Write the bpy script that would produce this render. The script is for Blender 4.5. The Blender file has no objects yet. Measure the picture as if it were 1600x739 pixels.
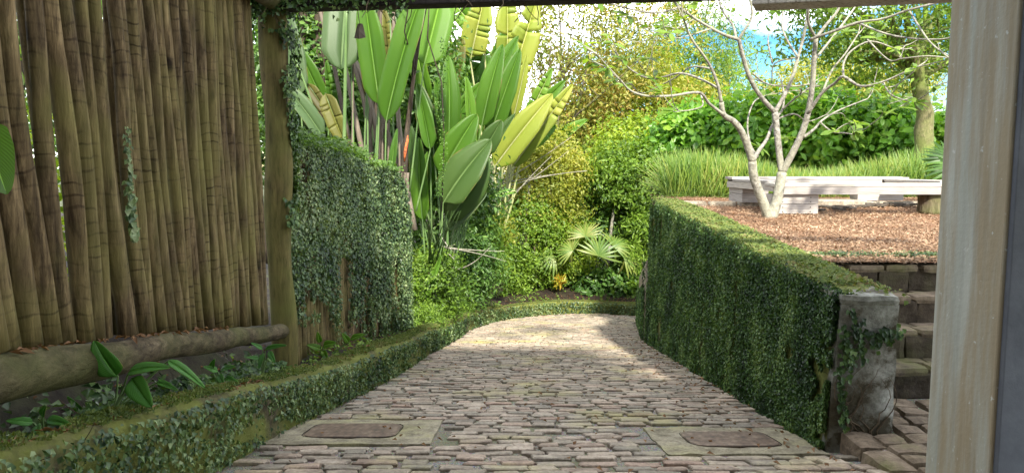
import bpy, math, random
import numpy as np
from mathutils import Vector, Matrix, noise as mn
PI = math.pi
rng = np.random.default_rng(7); random.seed(7)
S = bpy.context.scene; COL = S.collection
# ------------------------------------------------------------------ camera
CZ = 1.55; PITCH = math.radians(5.4); FPX = 1120.0
cam = bpy.data.cameras.new('camera'); co = bpy.data.objects.new('camera', cam); COL.objects.link(co)
co.location = (0, 0, CZ); co.rotation_euler = (PI/2 - PITCH, 0, 0)
cam.sensor_width = 36; cam.lens = 36*FPX/1600; cam.clip_start = .05; cam.clip_end = 3000
S.camera = co
# ------------------------------------------------------------------ sky and sun
SUN_EL = math.radians(41); SUN_AZ = math.radians(-80)    # azimuth from +X towards +Y of where the sun stands
sd = Vector((math.cos(SUN_EL)*math.cos(SUN_AZ), math.cos(SUN_EL)*math.sin(SUN_AZ), math.sin(SUN_EL)))
SKYX = 5.0
W = bpy.data.worlds.new('World'); S.world = W; W.use_nodes = True
nt = W.node_tree; bg = nt.nodes['Background']
sky = nt.nodes.new('ShaderNodeTexSky'); sky.sky_type = 'NISHITA'; sky.sun_disc = False
sky.sun_elevation = SUN_EL; sky.sun_rotation = PI/2 - SUN_AZ; sky.air_density = 1.0; sky.dust_density = .2; sky.ozone_density = 2
tc = nt.nodes.new('ShaderNodeTexCoord'); mp = nt.nodes.new('ShaderNodeMapping'); mp.inputs['Scale'].default_value = (1, 1, 2.6); mp.inputs['Location'].default_value = (SKYX, 0, 0)
nz = nt.nodes.new('ShaderNodeTexNoise'); nz.inputs['Scale'].default_value = 2.3; nz.inputs['Detail'].default_value = 7; nz.inputs['Roughness'].default_value = .58
rp = nt.nodes.new('ShaderNodeValToRGB'); rp.color_ramp.elements[0].position = .42; rp.color_ramp.elements[1].position = .62
mx = nt.nodes.new('ShaderNodeMixRGB'); mx.inputs['Color2'].default_value = (7.0, 6.9, 6.7, 1)
nt.links.new(tc.outputs['Generated'], mp.inputs['Vector']); nt.links.new(mp.outputs['Vector'], nz.inputs['Vector'])
nt.links.new(nz.outputs['Fac'], rp.inputs['Fac']); nt.links.new(rp.outputs['Color'], mx.inputs['Fac'])
hs_ = nt.nodes.new('ShaderNodeHueSaturation'); hs_.inputs['Saturation'].default_value = 1.55; hs_.inputs['Value'].default_value = .23; nt.links.new(sky.outputs['Color'], hs_.inputs['Color']); nt.links.new(hs_.outputs['Color'], mx.inputs['Color1']); nt.links.new(mx.outputs['Color'], bg.inputs['Color'])
bg.inputs['Strength'].default_value = .15
sl = bpy.data.lights.new('sun', 'SUN'); sl.energy = 2.0; sl.angle = math.radians(3); sl.color = (1, .93, .80)
so = bpy.data.objects.new('sun', sl); COL.objects.link(so); so.rotation_euler = sd.to_track_quat('Z', 'Y').to_euler()
S.view_settings.view_transform = 'Standard'; S.view_settings.look = 'None'
S.view_settings.gamma = 1; S.view_settings.exposure = 2.75; S.view_settings.use_curve_mapping = False
S.render.engine = 'CYCLES'
S.cycles.max_bounces = 8; S.cycles.diffuse_bounces = 5; S.cycles.transmission_bounces = 3; S.cycles.transparent_max_bounces = 4

# ------------------------------------------------------------------ helpers
def P(px, py, Y):
    """point of the place at forward distance Y that the photo shows at this pixel"""
    u = (px-800)/FPX; v = (369.5-py)/FPX
    d = Vector((u, math.cos(PITCH)+v*math.sin(PITCH), -math.sin(PITCH)+v*math.cos(PITCH)))
    return Vector((0, 0, CZ)) + d*(Y/d.y)
def hit(px, py, zf, y0=1.0, y1=40):
    for k in range(40):
        m = (y0+y1)/2; p = P(px, py, m)
        if p.z > zf(p.x, p.y): y0 = m
        else: y1 = m
    return P(px, py, y0)
def zl(y):
    if y < 1.2: return .4165
    if y < 13: return -.17*(y-3.65)
    if y < 18: return -1.5895-.12*(y-13)
    return -2.1895-.05*(y-18)
def zt(y): return .83+.018*(y-5)
def sm(a, b, x):
    t = min(1, max(0, (x-a)/(b-a))); return t*t*(3-2*t)

def tag(o, label=None, cat=None, group=None, kind=None):
    if label: o['label'] = label
    if cat: o['category'] = cat
    if group: o['group'] = group
    if kind: o['kind'] = kind
    return o
def empty(name, loc, label, cat, group=None):
    o = bpy.data.objects.new(name, None); COL.objects.link(o); o.location = loc; o.empty_display_size = .1
    return tag(o, label, cat, group)
def link(name, me, mat, parent=None):
    o = bpy.data.objects.new(name, me); COL.objects.link(o)
    if mat and not me.materials: me.materials.append(mat)
    if parent is not None:
        o.parent = parent; o.matrix_parent_inverse = Matrix.Translation(-Vector(parent.location)) if parent.type == 'EMPTY' else Matrix.Identity(4)
    return o
class MB:
    def __init__(s): s.v = []; s.f = []; s.uv = None
    def add(s, vs, fs):
        n = len(s.v); s.v += [tuple(v) for v in vs]; s.f += [tuple(i+n for i in f) for f in fs]
    def box(s, c, size, rz=0, ax=None):
        M = Matrix.Translation(Vector(c)) @ (ax if ax is not None else Matrix.Rotation(rz, 4, 'Z'))
        hx, hy, hz = [a/2 for a in size]
        vs = [M @ Vector((x, y, z)) for z in (-hz, hz) for x, y in ((-hx, -hy), (hx, -hy), (hx, hy), (-hx, hy))]
        s.add(vs, [(3, 2, 1, 0), (4, 5, 6, 7), (0, 1, 5, 4), (1, 2, 6, 5), (2, 3, 7, 6), (3, 0, 4, 7)])
    def tube(s, pts, rad, n=8, wob=0, cap=True):
        pts = [Vector(p) for p in pts]; vs = []; N = len(pts); prev = None
        for i, p in enumerate(pts):
            t = (pts[min(i+1, N-1)]-pts[max(i-1, 0)]).normalized()
            if prev is None: a = t.orthogonal().normalized()
            else: a = (prev-t*prev.dot(t)).normalized()
            prev = a; b = t.cross(a); r = rad[i] if hasattr(rad, '__len__') else rad
            for k in range(n):
                an = 2*PI*k/n; rr = r
                if wob: rr = r*(1+wob*mn.noise(Vector((p.x*3+math.cos(an)*.9, p.y*3+math.sin(an)*.9, p.z*2.2))))
                vs.append(p+(a*math.cos(an)+b*math.sin(an))*rr)
        fs = [(i*n+k, i*n+(k+1) % n, (i+1)*n+(k+1) % n, (i+1)*n+k) for i in range(N-1) for k in range(n)]
        if cap: fs += [tuple(range(n))[::-1], tuple((N-1)*n+k for k in range(n))]
        s.add(vs, fs)
    def block(s, c, size, rz=0, sub=(4, 3, 2), rough=.012, rnd=.8, seed=0):
        """rounded rough stone block"""
        nx, ny, nz_ = sub; idx = {}; vs = []; R = Matrix.Rotation(rz, 4, 'Z')
        def vid(i, j, k):
            if (i, j, k) in idx: return idx[(i, j, k)]
            p = Vector((2*i/nx-1, 2*j/ny-1, 2*k/nz_-1)); q = p.copy()
            m = Vector((abs(p.x)**5, abs(p.y)**5, abs(p.z)**5)); l = (m.x+m.y+m.z)
            if l > 1: q = p*(1-(1-rnd)*(1-l**-.2)/.2*.9)
            w = Vector((q.x*size[0]/2, q.y*size[1]/2, q.z*size[2]/2))
            nn = mn.noise_vector((w+Vector((seed*3.1, seed*1.7, 0)))*9)
            w = R @ (w+nn*rough)+Vector(c)
            idx[(i, j, k)] = len(vs); vs.append(w); return idx[(i, j, k)]
        fs = []
        for i in range(nx):
            for j in range(ny):
                for k, fl in ((0, 1), (nz_, 0)):
                    f = (vid(i, j, k), vid(i+1, j, k), vid(i+1, j+1, k), vid(i, j+1, k)); fs.append(f[::-1] if fl else f)
        for i in range(nx):
            for k in range(nz_):
                for j, fl in ((0, 0), (ny, 1)):
                    f = (vid(i, j, k), vid(i+1, j, k), vid(i+1, j, k+1), vid(i, j, k+1)); fs.append(f[::-1] if fl else f)
        for j in range(ny):
            for k in range(nz_):
                for i, fl in ((0, 1), (nx, 0)):
                    f = (vid(i, j, k), vid(i, j+1, k), vid(i, j+1, k+1), vid(i, j, k+1)); fs.append(f[::-1] if fl else f)
        s.add(vs, fs)
    def grid(s, rows):
        m = len(rows[0]); vs = [p for r in rows for p in r]
        s.add(vs, [(i*m+j, i*m+j+1, (i+1)*m+j+1, (i+1)*m+j) for i in range(len(rows)-1) for j in range(m-1)])
    def build(s, name, mat, parent=None, smooth=False, bevel=0):
        me = bpy.data.meshes.new(name); me.from_pydata([tuple(v) for v in s.v], [], s.f)
        if s.uv is not None:
            l = me.uv_layers.new(name='UVMap'); a = np.array(s.uv, dtype=np.float32)
            li = np.empty(len(me.loops), dtype=np.int32); me.loops.foreach_get('vertex_index', li)
            l.data.foreach_set('uv', a[li].ravel())
        if smooth: me.polygons.foreach_set('use_smooth', [True]*len(me.polygons))
        me.update(); o = link(name, me, mat, parent)
        if bevel:
            md = o.modifiers.new('bevel', 'BEVEL'); md.width = bevel; md.segments = 2; md.limit_method = 'ANGLE'
        return o
def norm(a): return a/np.maximum(1e-9, np.linalg.norm(a, axis=1, keepdims=True))
def leaves(name, mat, pos, nrm, along, ln, wd, parent=None, fold=.25, shape=0, droop=.15):
    """many leaves in one mesh: pos = leaf base, nrm = face normal, along = direction base to tip"""
    pos = np.asarray(pos, float); n = len(pos); nrm = norm(np.asarray(nrm, float)); along = np.asarray(along, float)
    along = norm(along-nrm*(along*nrm).sum(1, keepdims=True)); side = np.cross(along, nrm)
    ln = (np.ones(n)*ln)[:, None]; wd = (np.ones(n)*wd)[:, None]
    if shape == 0:    # small kite leaf folded on its midrib
        b = pos; t = pos+along*ln-nrm*ln*droop; c = pos+along*ln*.42
        l = c-side*wd/2+nrm*wd*fold; r = c+side*wd/2+nrm*wd*fold
        V = np.stack([b, l, t, r], 1); F = np.array([[0, 1, 2], [0, 2, 3]]); k = 4
    else:             # longer leaf with a rounded outline
        ts = [.28, .62, .86]; ws = [.75, 1, .6]; L = [pos]
        for t_, w_ in zip(ts, ws):
            c = pos+along*ln*t_-nrm*ln*droop*t_*t_
            L += [c-side*wd/2*w_+nrm*wd*fold*w_, c, c+side*wd/2*w_+nrm*wd*fold*w_]
        L.append(pos+along*ln-nrm*ln*droop)
        V = np.stack(L, 1); k = 11
        T = [[0, 1, 2], [0, 2, 3], [7, 10, 8], [8, 10, 9]]
        for a in (1, 4): T += [[a, a+3, a+4], [a, a+4, a+1], [a+1, a+4, a+5], [a+1, a+5, a+2]]
        F = np.array(T)
    V = V.reshape(-1, 3); Fa = (F[None]+(np.arange(n)*k)[:, None, None]).reshape(-1)
    me = bpy.data.meshes.new(name); me.vertices.add(len(V)); me.vertices.foreach_set('co', V.astype(np.float32).ravel())
    nf = len(Fa)//3; me.loops.add(len(Fa)); me.loops.foreach_set('vertex_index', Fa.astype(np.int32))
    me.polygons.add(nf); me.polygons.foreach_set('loop_start', (np.arange(nf)*3).astype(np.int32))
    me.polygons.foreach_set('loop_total', np.full(nf, 3, np.int32))
    if shape: me.polygons.foreach_set('use_smooth', [True]*nf)
    me.update(calc_edges=True)
    return link(name, me, mat, parent)
def rdir(n): return norm(rng.normal(size=(n, 3)))
def blob_pts(c, r, ncl, per, cr, shell=.55, flat=1.0):
    """leaf positions in clumps through an uneven crown"""
    d = rdir(ncl); rad = (shell+(1-shell)*rng.random(ncl))**.7
    lump = np.array([1+.28*mn.noise(Vector(v*1.7+np.array(c)*.37)) for v in d])
    cc = np.array(c)+d*np.array(r)*(rad*lump)[:, None]
    k = rng.poisson(per, ncl)+1; idx = np.repeat(np.arange(ncl), k)
    off = rng.normal(size=(len(idx), 3))*np.array([1, 1, .7*flat])*cr*(.6+.8*rng.random(ncl))[idx][:, None]
    p = cc[idx]+off
    return p, norm((p-cc[idx])+.5*(p-np.array(c))/np.array(r)*cr+np.array([0, 0, cr*.9])), cc

# ------------------------------------------------------------------ materials
def new(name):
    m = bpy.data.materials.new(name); m.use_nodes = True; t = m.node_tree
    return m, t, t.nodes['Principled BSDF']
def N(t, typ, **kw):
    n = t.nodes.new('ShaderNode'+typ)
    for k, v in kw.items():
        if k in n.inputs.keys(): n.inputs[k].default_value = v
        else: setattr(n, k, v)
    return n
def ramp(t, fac, stops, interp='LINEAR'):
    r = t.nodes.new('ShaderNodeValToRGB'); e = r.color_ramp.elements; r.color_ramp.interpolation = interp
    while len(e) < len(stops): e.new(.5)
    for q, (p, c) in zip(e, stops): q.position = p; q.color = (*c, 1) if len(c) == 3 else c
    t.links.new(fac, r.inputs['Fac']); return r.outputs['Color']
def mixc(t, fac, a, b, mode='MIX'):
    m = t.nodes.new('ShaderNodeMixRGB'); m.blend_type = mode
    for s_, v in (('Fac', fac), ('Color1', a), ('Color2', b)):
        if hasattr(v, 'links') or hasattr(v, 'is_linked'): t.links.new(v, m.inputs[s_])
        else: m.inputs[s_].default_value = v if s_ == 'Fac' else (*v, 1)
    return m.outputs['Color']
def coords(t, scale=(1, 1, 1), kind='Object', rot=(0, 0, 0)):
    c = N(t, 'TexCoord'); m = N(t, 'Mapping'); m.inputs['Scale'].default_value = scale; m.inputs['Rotation'].default_value = rot
    t.links.new(c.outputs[kind], m.inputs['Vector']); return m.outputs['Vector']
def noise(t, vec, scale, detail=6, rough=.6, dist=0):
    n = N(t, 'TexNoise', Scale=scale, Detail=detail, Roughness=rough, Distortion=dist)
    t.links.new(vec, n.inputs['Vector']); return n.outputs['Fac']
def bump(t, b, h, strength=.4, dist=.02):
    n = N(t, 'Bump', Strength=strength, Distance=dist); t.links.new(h, n.inputs['Height']); t.links.new(n.outputs['Normal'], b.inputs['Normal'])
def ramp2(t, fac, lo, hi):
    n = N(t, 'MapRange'); n.inputs['From Min'].default_value = lo; n.inputs['From Max'].default_value = hi; t.links.new(fac, n.inputs['Value']); return n.outputs['Result']
def leafmat(name, cols, trans=.35, rough=.42, clump=1.2, vein=False, tint=1.25):
    m, t, b = new(name)
    g = N(t, 'NewGeometry'); v = coords(t)
    n1 = noise(t, v, clump, 3)
    ad = N(t, 'Math', operation='MULTIPLY_ADD'); t.links.new(g.outputs['Random Per Island'], ad.inputs[0]); ad.inputs[1].default_value = .6
    sc = N(t, 'Math', operation='MULTIPLY_ADD'); t.links.new(n1, sc.inputs[0]); sc.inputs[1].default_value = 1.6; sc.inputs[2].default_value = -.6
    t.links.new(sc.outputs[0], ad.inputs[2])
    k = len(cols)-1
    c = ramp(t, ad.outputs[0], [(i/k, q) for i, q in enumerate(cols)])
    if vein:
        uv = coords(t, (1, 1, 1), 'UV')
        sx = N(t, 'SeparateXYZ'); t.links.new(uv, sx.inputs[0])
        ab = N(t, 'Math', operation='ABSOLUTE'); t.links.new(sx.outputs['X'], ab.inputs[0])
        sv = N(t, 'Math', operation='MULTIPLY_ADD'); t.links.new(ab.outputs[0], sv.inputs[0]); sv.inputs[1].default_value = -.10; t.links.new(sx.outputs['Y'], sv.inputs[2])
        cb = N(t, 'CombineXYZ'); t.links.new(sv.outputs[0], cb.inputs['Y'])
        wv = N(t, 'TexWave', bands_direction='Y', Scale=20.0, Distortion=1.5, Detail=2.0); wv.inputs['Detail Scale'].default_value = 1.0
        t.links.new(cb.outputs[0], wv.inputs['Vector'])
        c = mixc(t, .24, c, ramp(t, wv.outputs['Fac'], [(0, (.35, .35, .35)), (1, (1, 1, 1))]), 'MULTIPLY')
        rib = N(t, 'Math', operation='LESS_THAN'); t.links.new(ab.outputs[0], rib.inputs[0]); rib.inputs[1].default_value = .045
        lum = tuple(min(1, q*1.6+.03) for q in cols[-1])
        c = mixc(t, rib.outputs[0], c, lum)
        eg = N(t, 'Math', operation='MULTIPLY_ADD'); t.links.new(noise(t, v, 7, 4), eg.inputs[0]); eg.inputs[1].default_value = .35; t.links.new(ab.outputs[0], eg.inputs[2])
        c = mixc(t, ramp2(t, eg.outputs[0], 1.15, 1.22), c, (.20, .15, .05))
        bump(t, b, wv.outputs['Fac'], .25, .006)
    t.links.new(c, b.inputs['Base Color']); b.inputs['Roughness'].default_value = rough
    b.inputs['Specular IOR Level'].default_value = .35
    tr = N(t, 'BsdfTranslucent'); hs = mixc(t, 1.0, c, (1.25*tint, 1.2*tint, .45*tint), 'MULTIPLY'); t.links.new(hs, tr.inputs['Color'])
    ms = N(t, 'MixShader'); ms.inputs[0].default_value = trans
    t.links.new(b.outputs[0], ms.inputs[1]); t.links.new(tr.outputs[0], ms.inputs[2])
    t.links.new(ms.outputs[0], t.nodes['Material Output'].inputs['Surface']); return m
def woodmat(name, c0, c1, c2, moss=None, mossamt=.5, sc=(9, 9, 1.2), ring=0, bs=.5, streak=(30, 30, 5)):
    m, t, b = new(name); oi = N(t, 'ObjectInfo'); v0 = coords(t, sc)
    va = N(t, 'VectorMath', operation='ADD'); t.links.new(v0, va.inputs[0]); t.links.new(oi.outputs['Random'], va.inputs[1]); v = va.outputs[0]
    n1 = noise(t, v, 2.2, 8, .65, .3); n2 = noise(t, coords(t), 1.6, 4)
    c = ramp(t, n1, [(.28, c0), (.5, c1), (.72, c2)])
    c = mixc(t, .55, c, ramp(t, oi.outputs['Random'], [(0, (.38, .36, .33)), (.5, (.75, .72, .66)), (1, (1.0, .95, .80))]), 'MULTIPLY')
    c = mixc(t, 1, c, ramp(t, noise(t, coords(t, streak), 1.5, 4), [(.36, (.5, .48, .46) if streak[0] > 20 else (.8, .8, .8)), (.5, (1, 1, 1))]), 'MULTIPLY')
    if ring:
        vk = N(t, 'TexVoronoi', Scale=1.0); t.links.new(coords(t, (5, 5, 2.6)), vk.inputs['Vector']); c = mixc(t, 1, c, ramp(t, vk.outputs['Distance'], [(.07, (.12, .1, .08)), (.16, (1, 1, 1))]), 'MULTIPLY')
    if moss:
        mk = ramp(t, n2, [(.5-.3*mossamt, (0, 0, 0)), (.8-.3*mossamt, (1, 1, 1))])
        c = mixc(t, mk, c, mixc(t, n1, moss, tuple(q*1.9 for q in moss)))
    h = n1
    if ring:
        wv = N(t, 'TexWave', bands_direction='Z', Scale=ring, Distortion=5.5, Detail=3.0); t.links.new(coords(t), wv.inputs['Vector'])
        c = mixc(t, ramp(t, noise(t, coords(t), 5, 3), [(.45, (0, 0, 0)), (.7, (.85, .85, .85))]), c, ramp(t, wv.outputs['Fac'], [(0, (.25, .22, .2)), (.16, (1, 1, 1))]), 'MULTIPLY')
    t.links.new(c, b.inputs['Base Color']); b.inputs['Roughness'].default_value = .85; b.inputs['Specular IOR Level'].default_value = .2
    bump(t, b, h, bs, .02); return m
def stonemat(name, stops, moss=None, mlo=.52, mhi=.66, island=True, fine=40, bs=.6, mscale=2.2, rough=.9):
    m, t, b = new(name); v = coords(t); g = N(t, 'NewGeometry')
    src = g.outputs['Random Per Island'] if island else noise(t, v, 3, 6)
    c = ramp(t, src, stops)
    nf = noise(t, v, fine, 6, .7); nm = noise(t, v, mscale*4, 6, .65)
    c = mixc(t, 1, c, ramp(t, nf, [(.3, (.5, .48, .46)), (.6, (1.05, 1.05, 1.05))]), 'MULTIPLY')
    c = mixc(t, 1, c, ramp(t, nm, [(.34, (.55, .53, .5)), (.58, (1.05, 1.04, 1.02))]), 'MULTIPLY')
    if moss:
        mk = ramp(t, noise(t, v, mscale, 7, .68), [(mlo, (0, 0, 0)), (mhi, (1, 1, 1))])
        c = mixc(t, mk, c, mixc(t, nf, moss, tuple(q*2 for q in moss)))
    t.links.new(c, b.inputs['Base Color']); b.inputs['Roughness'].default_value = rough; b.inputs['Specular IOR Level'].default_value = .25
    bump(t, b, nf, bs, .012); return m

M = {}
M['ivy'] = leafmat('ivy_leaf', [(.008, .022, .008), (.020, .050, .014), (.046, .098, .026), (.095, .17, .045), (.24, .32, .13)], .22, .40, 2.0)
M['ivyb'] = leafmat('ivy_blue_leaf', [(.010, .026, .012), (.028, .058, .022), (.065, .115, .040), (.13, .19, .07), (.29, .35, .18)], .22, .38, 2.0)
M['ivybright'] = leafmat('young_ivy_leaf', [(.03, .07, .012), (.07, .14, .022), (.13, .23, .04)], .4, .45, 2.0)
M['moss'] = stonemat('moss', [(0, (.055, .070, .016)), (.5, (.10, .12, .025)), (1, (.15, .14, .045))], None, island=False, fine=70, bs=1.0)
M['mossleaf'] = leafmat('moss_tuft', [(.04, .065, .016), (.075, .115, .024), (.13, .17, .036), (.17, .13, .06)], .25, .7, 3)
M['curb'] = stonemat('mossy_rough_render', [(0, (.07, .060, .038)), (.5, (.11, .095, .058)), (1, (.17, .15, .10))], (.070, .078, .016), .34, .50, island=False, fine=24, bs=.9)
M['wallend'] = stonemat('weathered_white_render', [(.35, (.10, .10, .08)), (.5, (.25, .26, .23)), (.64, (.46, .47, .43))], (.035, .030, .018), .44, .55, island=False, fine=22, bs=.8, mscale=3.5)
M['brick'] = stonemat('old_paving_brick', [(0, (.38, .30, .24)), (.25, (.34, .30, .245)), (.45, (.23, .21, .175)), (.65, (.42, .355, .29)), (.85, (.27, .245, .20)), (1, (.34, .25, .20))], (.17, .16, .055), .52, .74, bs=.5, mscale=1.1, rough=.75)
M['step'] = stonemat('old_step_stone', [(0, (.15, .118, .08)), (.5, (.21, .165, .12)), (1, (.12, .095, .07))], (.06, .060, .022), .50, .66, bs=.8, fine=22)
M['riser'] = stonemat('shaded_step_stone', [(0, (.05, .038, .026)), (.5, (.085, .065, .045)), (1, (.04, .032, .022))], (.035, .032, .015), .50, .66, bs=.9, fine=22)  # weathered riser stone, its colour darkened further for shade on the step fronts
M['slate'] = stonemat('dark_slate', [(0, (.05, .045, .04)), (1, (.13, .11, .09))], None)
M['whiterender'] = stonemat('pale_render', [(.3, (.22, .20, .17)), (.7, (.30, .28, .24))], None, island=False, fine=30)
M['slab'] = stonemat('drain_surround_concrete', [(.3, (.24, .22, .15)), (.7, (.33, .30, .23))], (.17, .165, .065), .5, .75, island=False, fine=60, bs=.3)
M['palestone'] = stonemat('pale_stone', [(.3, (.30, .26, .20)), (.7, (.42, .38, .32))], None, island=False, fine=30)
M['log'] = woodmat('mossy_log_bark', (.030, .022, .013), (.085, .066, .040), (.20, .165, .105), (.045, .048, .015), .34, (8, 4, 8), 0, 1.0, (22, 7, 22))
M['pole'] = woodmat('weathered_pole_wood', (.035, .022, .012), (.115, .083, .042), (.30, .225, .125), (.095, .085, .026), .34, (14, 14, 1.6), 5.5, .5)
M['postw'] = woodmat('mossy_post_wood', (.05, .038, .018), (.115, .09, .036), (.20, .16, .065), (.07, .072, .018), .42, (10, 10, 1.3), 0, .5)
M['beam'] = woodmat('dark_beam_wood', (.02, .018, .017), (.035, .03, .03), (.055, .05, .048), None, 0, (3, 3, 3))
M['eave'] = woodmat('grey_eave_board', (.25, .24, .23), (.36, .34, .32), (.46, .44, .42), None, 0, (2, 2, 2), 0, .2)
M['deck'] = woodmat('silvery_bench_timber', (.27, .25, .25), (.40, .375, .365), (.50, .48, .46), None, 0, (1.5, 1.5, 30), 0, .25, (3, 3, 40))
M['bark'] = woodmat('grey_brown_bark', (.07, .055, .04), (.15, .12, .085), (.26, .22, .16), (.07, .08, .025), .35, (8, 8, 2), 0, .8)
M['barkdark'] = woodmat('dark_bark', (.025, .02, .016), (.05, .04, .03), (.09, .07, .05), None, 0, (8, 8, 2), 0, .8)
M['barkmoss'] = woodmat('mossy_bark', (.07, .06, .035), (.15, .13, .08), (.24, .21, .14), (.08, .10, .025), .8, (10, 10, 6), 0, 1.0)
M['frang'] = woodmat('pale_lichen_bark', (.075, .070, .060), (.25, .24, .215), (.45, .44, .41), (.20, .20, .15), .25, (9, 9, 9), 0, .7, (26, 26, 26))
M['twig'] = woodmat('brown_twig', (.05, .035, .02), (.11, .08, .05), (.18, .14, .09), None, 0, (9, 9, 3))
M['dead'] = leafmat('dead_leaf', [(.09, .045, .02), (.17, .085, .035), (.26, .16, .08)], .15, .7)
M['chip'] = leafmat('bark_chip', [(.05, .030, .018), (.14, .088, .052), (.25, .165, .10), (.42, .31, .215)], .05, .8)
M['banana'] = leafmat('broad_green_leaf', [(.045, .12, .014), (.080, .19, .020), (.13, .27, .028)], .5, .36, .5, True)
M['bananadark'] = leafmat('broad_dark_leaf', [(.035, .080, .018), (.052, .105, .024), (.08, .14, .034)], .3, .38, .5, True)
M['bananagrey'] = leafmat('broad_greyish_leaf', [(.05, .095, .035), (.075, .13, .05), (.11, .17, .065)], .3, .42, .5, True)
M['bananayel'] = leafmat('broad_yellow_leaf', [(.18, .25, .04), (.28, .34, .05), (.38, .40, .08)], .45, .4, .5, True)
M['bananalime'] = leafmat('broad_lime_leaf', [(.09, .21, .022), (.13, .27, .03), (.18, .32, .04)], .5, .38, .5, True)
M['bananaold'] = leafmat('broad_browning_leaf', [(.06, .055, .015), (.11, .11, .02), (.16, .17, .03)], .35, .5, .8, True)
M['stem'] = leafmat('leaf_stalk', [(.05, .11, .03), (.09, .16, .05), (.15, .22, .08)], .1, .4)
M['stempale'] = leafmat('pale_leaf_stalk', [(.20, .24, .09), (.30, .32, .14), (.38, .38, .20)], .15, .4)
M['husk'] = leafmat('dry_husk', [(.055, .042, .030), (.13, .105, .078), (.25, .215, .17)], .1, .8)
M['gdark'] = leafmat('dark_foliage', [(.025, .060, .014), (.05, .115, .024), (.09, .18, .036), (.16, .27, .055)], .4, .42, .8)
M['gmid'] = leafmat('mid_foliage', [(.045, .090, .014), (.085, .165, .020), (.15, .25, .030), (.23, .34, .05)], .45, .42, .8)
M['gbright'] = leafmat('bright_foliage', [(.08, .14, .016), (.15, .24, .026), (.25, .35, .040), (.36, .43, .06)], .5, .42, .8)
M['gyellow'] = leafmat('yellow_green_foliage', [(.11, .16, .022), (.20, .24, .035), (.31, .33, .055), (.42, .38, .10)], .5, .45, .8)
M['gairy'] = leafmat('thin_tree_foliage', [(.09, .13, .025), (.17, .21, .038), (.28, .28, .06), (.38, .25, .07)], .35, .5, .35)
M['gsea'] = leafmat('glossy_round_foliage', [(.05, .13, .018), (.10, .24, .03), (.17, .34, .045), (.28, .42, .07)], .5, .34, 1.0)
M['grass'] = leafmat('long_grass_blade', [(.06, .13, .02), (.11, .20, .035), (.19, .27, .05), (.32, .32, .10)], .45, .45, .7)
M['frond'] = leafmat('fan_palm_leaf', [(.07, .14, .025), (.12, .20, .04), (.20, .25, .06), (.30, .27, .11)], .4, .4, 1.0)
M['croton'] = leafmat('yellow_orange_leaf', [(.20, .24, .03), (.34, .28, .03), (.38, .14, .02)], .4, .4, 3)
M['calathea'] = leafmat('broad_shade_leaf', [(.04, .15, .022), (.07, .22, .035), (.11, .28, .05)], .35, .3, .9, True)
# gravel
m, t, b = new('grey_gravel'); v = coords(t)
vo = N(t, 'TexVoronoi', Scale=95.0); t.links.new(v, vo.inputs['Vector'])
c = ramp(t, noise(t, v, 160, 3), [(.3, (.06, .054, .045)), (.5, (.17, .155, .13)), (.7, (.38, .355, .31))])
c = mixc(t, .5, c, vo.outputs['Color'], 'SOFT_LIGHT')
mk = ramp(t, noise(t, v, 1.6, 6), [(.46, (0, 0, 0)), (.62, (1, 1, 1))]); c = mixc(t, mk, c, mixc(t, .4, (.09, .10, .03), c))
t.links.new(c, b.inputs['Base Color']); b.inputs['Roughness'].default_value = .95; bump(t, b, vo.outputs['Distance'], .8, .01); M['gravel'] = m
# soil and litter
M['soil'] = stonemat('dark_soil', [(.3, (.010, .007, .005)), (.7, (.034, .023, .015))], (.03, .036, .012), .5, .7, island=False, fine=50, bs=1, mscale=1.4)
M['ground'] = stonemat('leafy_ground', [(.3, (.04, .05, .02)), (.7, (.08, .09, .035))], None, island=False, fine=2, bs=.5)
M['mulch'] = stonemat('mulch', [(.3, (.15, .075, .04)), (.7, (.26, .14, .075))], None, island=False, fine=60, bs=1, mscale=4)
# concrete column
m, t, b = new('stained_concrete'); v = coords(t)
c = ramp(t, noise(t, coords(t, (5, 5, .7)), 1.5, 6), [(.3, (.31, .325, .285)), (.55, (.40, .415, .37)), (.75, (.49, .50, .45))])
st = ramp(t, noise(t, coords(t, (5.2, 5.2, .45)), 1.3, 8, .68), [(.42, (0, 0, 0)), (.60, (.9, .9, .9))]); c = mixc(t, st, c, (.30, .245, .155))
sp = ramp(t, noise(t, v, 30, 4), [(.66, (0, 0, 0)), (.72, (1, 1, 1))]); c = mixc(t, sp, c, (.52, .53, .5))
dk = ramp(t, noise(t, coords(t, (14, 14, .8)), 2, 6), [(.3, (.86, .86, .86)), (.5, (1, 1, 1))]); c = mixc(t, 1, c, dk, 'MULTIPLY')
t.links.new(c, b.inputs['Base Color']); b.inputs['Roughness'].default_value = .85; bump(t, b, noise(t, v, 45, 6), .25, .01); M['concrete'] = m
m, t, b = new('slate_blue_paint'); v = coords(t)
c = ramp(t, noise(t, v, 4, 8, .7), [(.35, (.075, .085, .105)), (.65, (.125, .14, .165))]); t.links.new(c, b.inputs['Base Color']); b.inputs['Roughness'].default_value = .7
bump(t, b, noise(t, v, 35, 5), .2, .01); M['bluepaint'] = m
# rusty lid
m, t, b = new('rusty_iron'); v = coords(t)
c = ramp(t, noise(t, v, 14, 7), [(.3, (.055, .036, .024)), (.5, (.13, .085, .055)), (.68, (.22, .165, .115))])
ck = N(t, 'TexChecker', Scale=30.0); t.links.new(coords(t, rot=(0, 0, PI/4)), ck.inputs['Vector'])
t.links.new(mixc(t, .6, c, ramp(t, ck.outputs['Fac'], [(0, (.5, .5, .5)), (1, (1, 1, 1))]), 'MULTIPLY'), b.inputs['Base Color'])
b.inputs['Roughness'].default_value = .65; bump(t, b, ck.outputs['Fac'], .4, .006); M['rust'] = m

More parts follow.
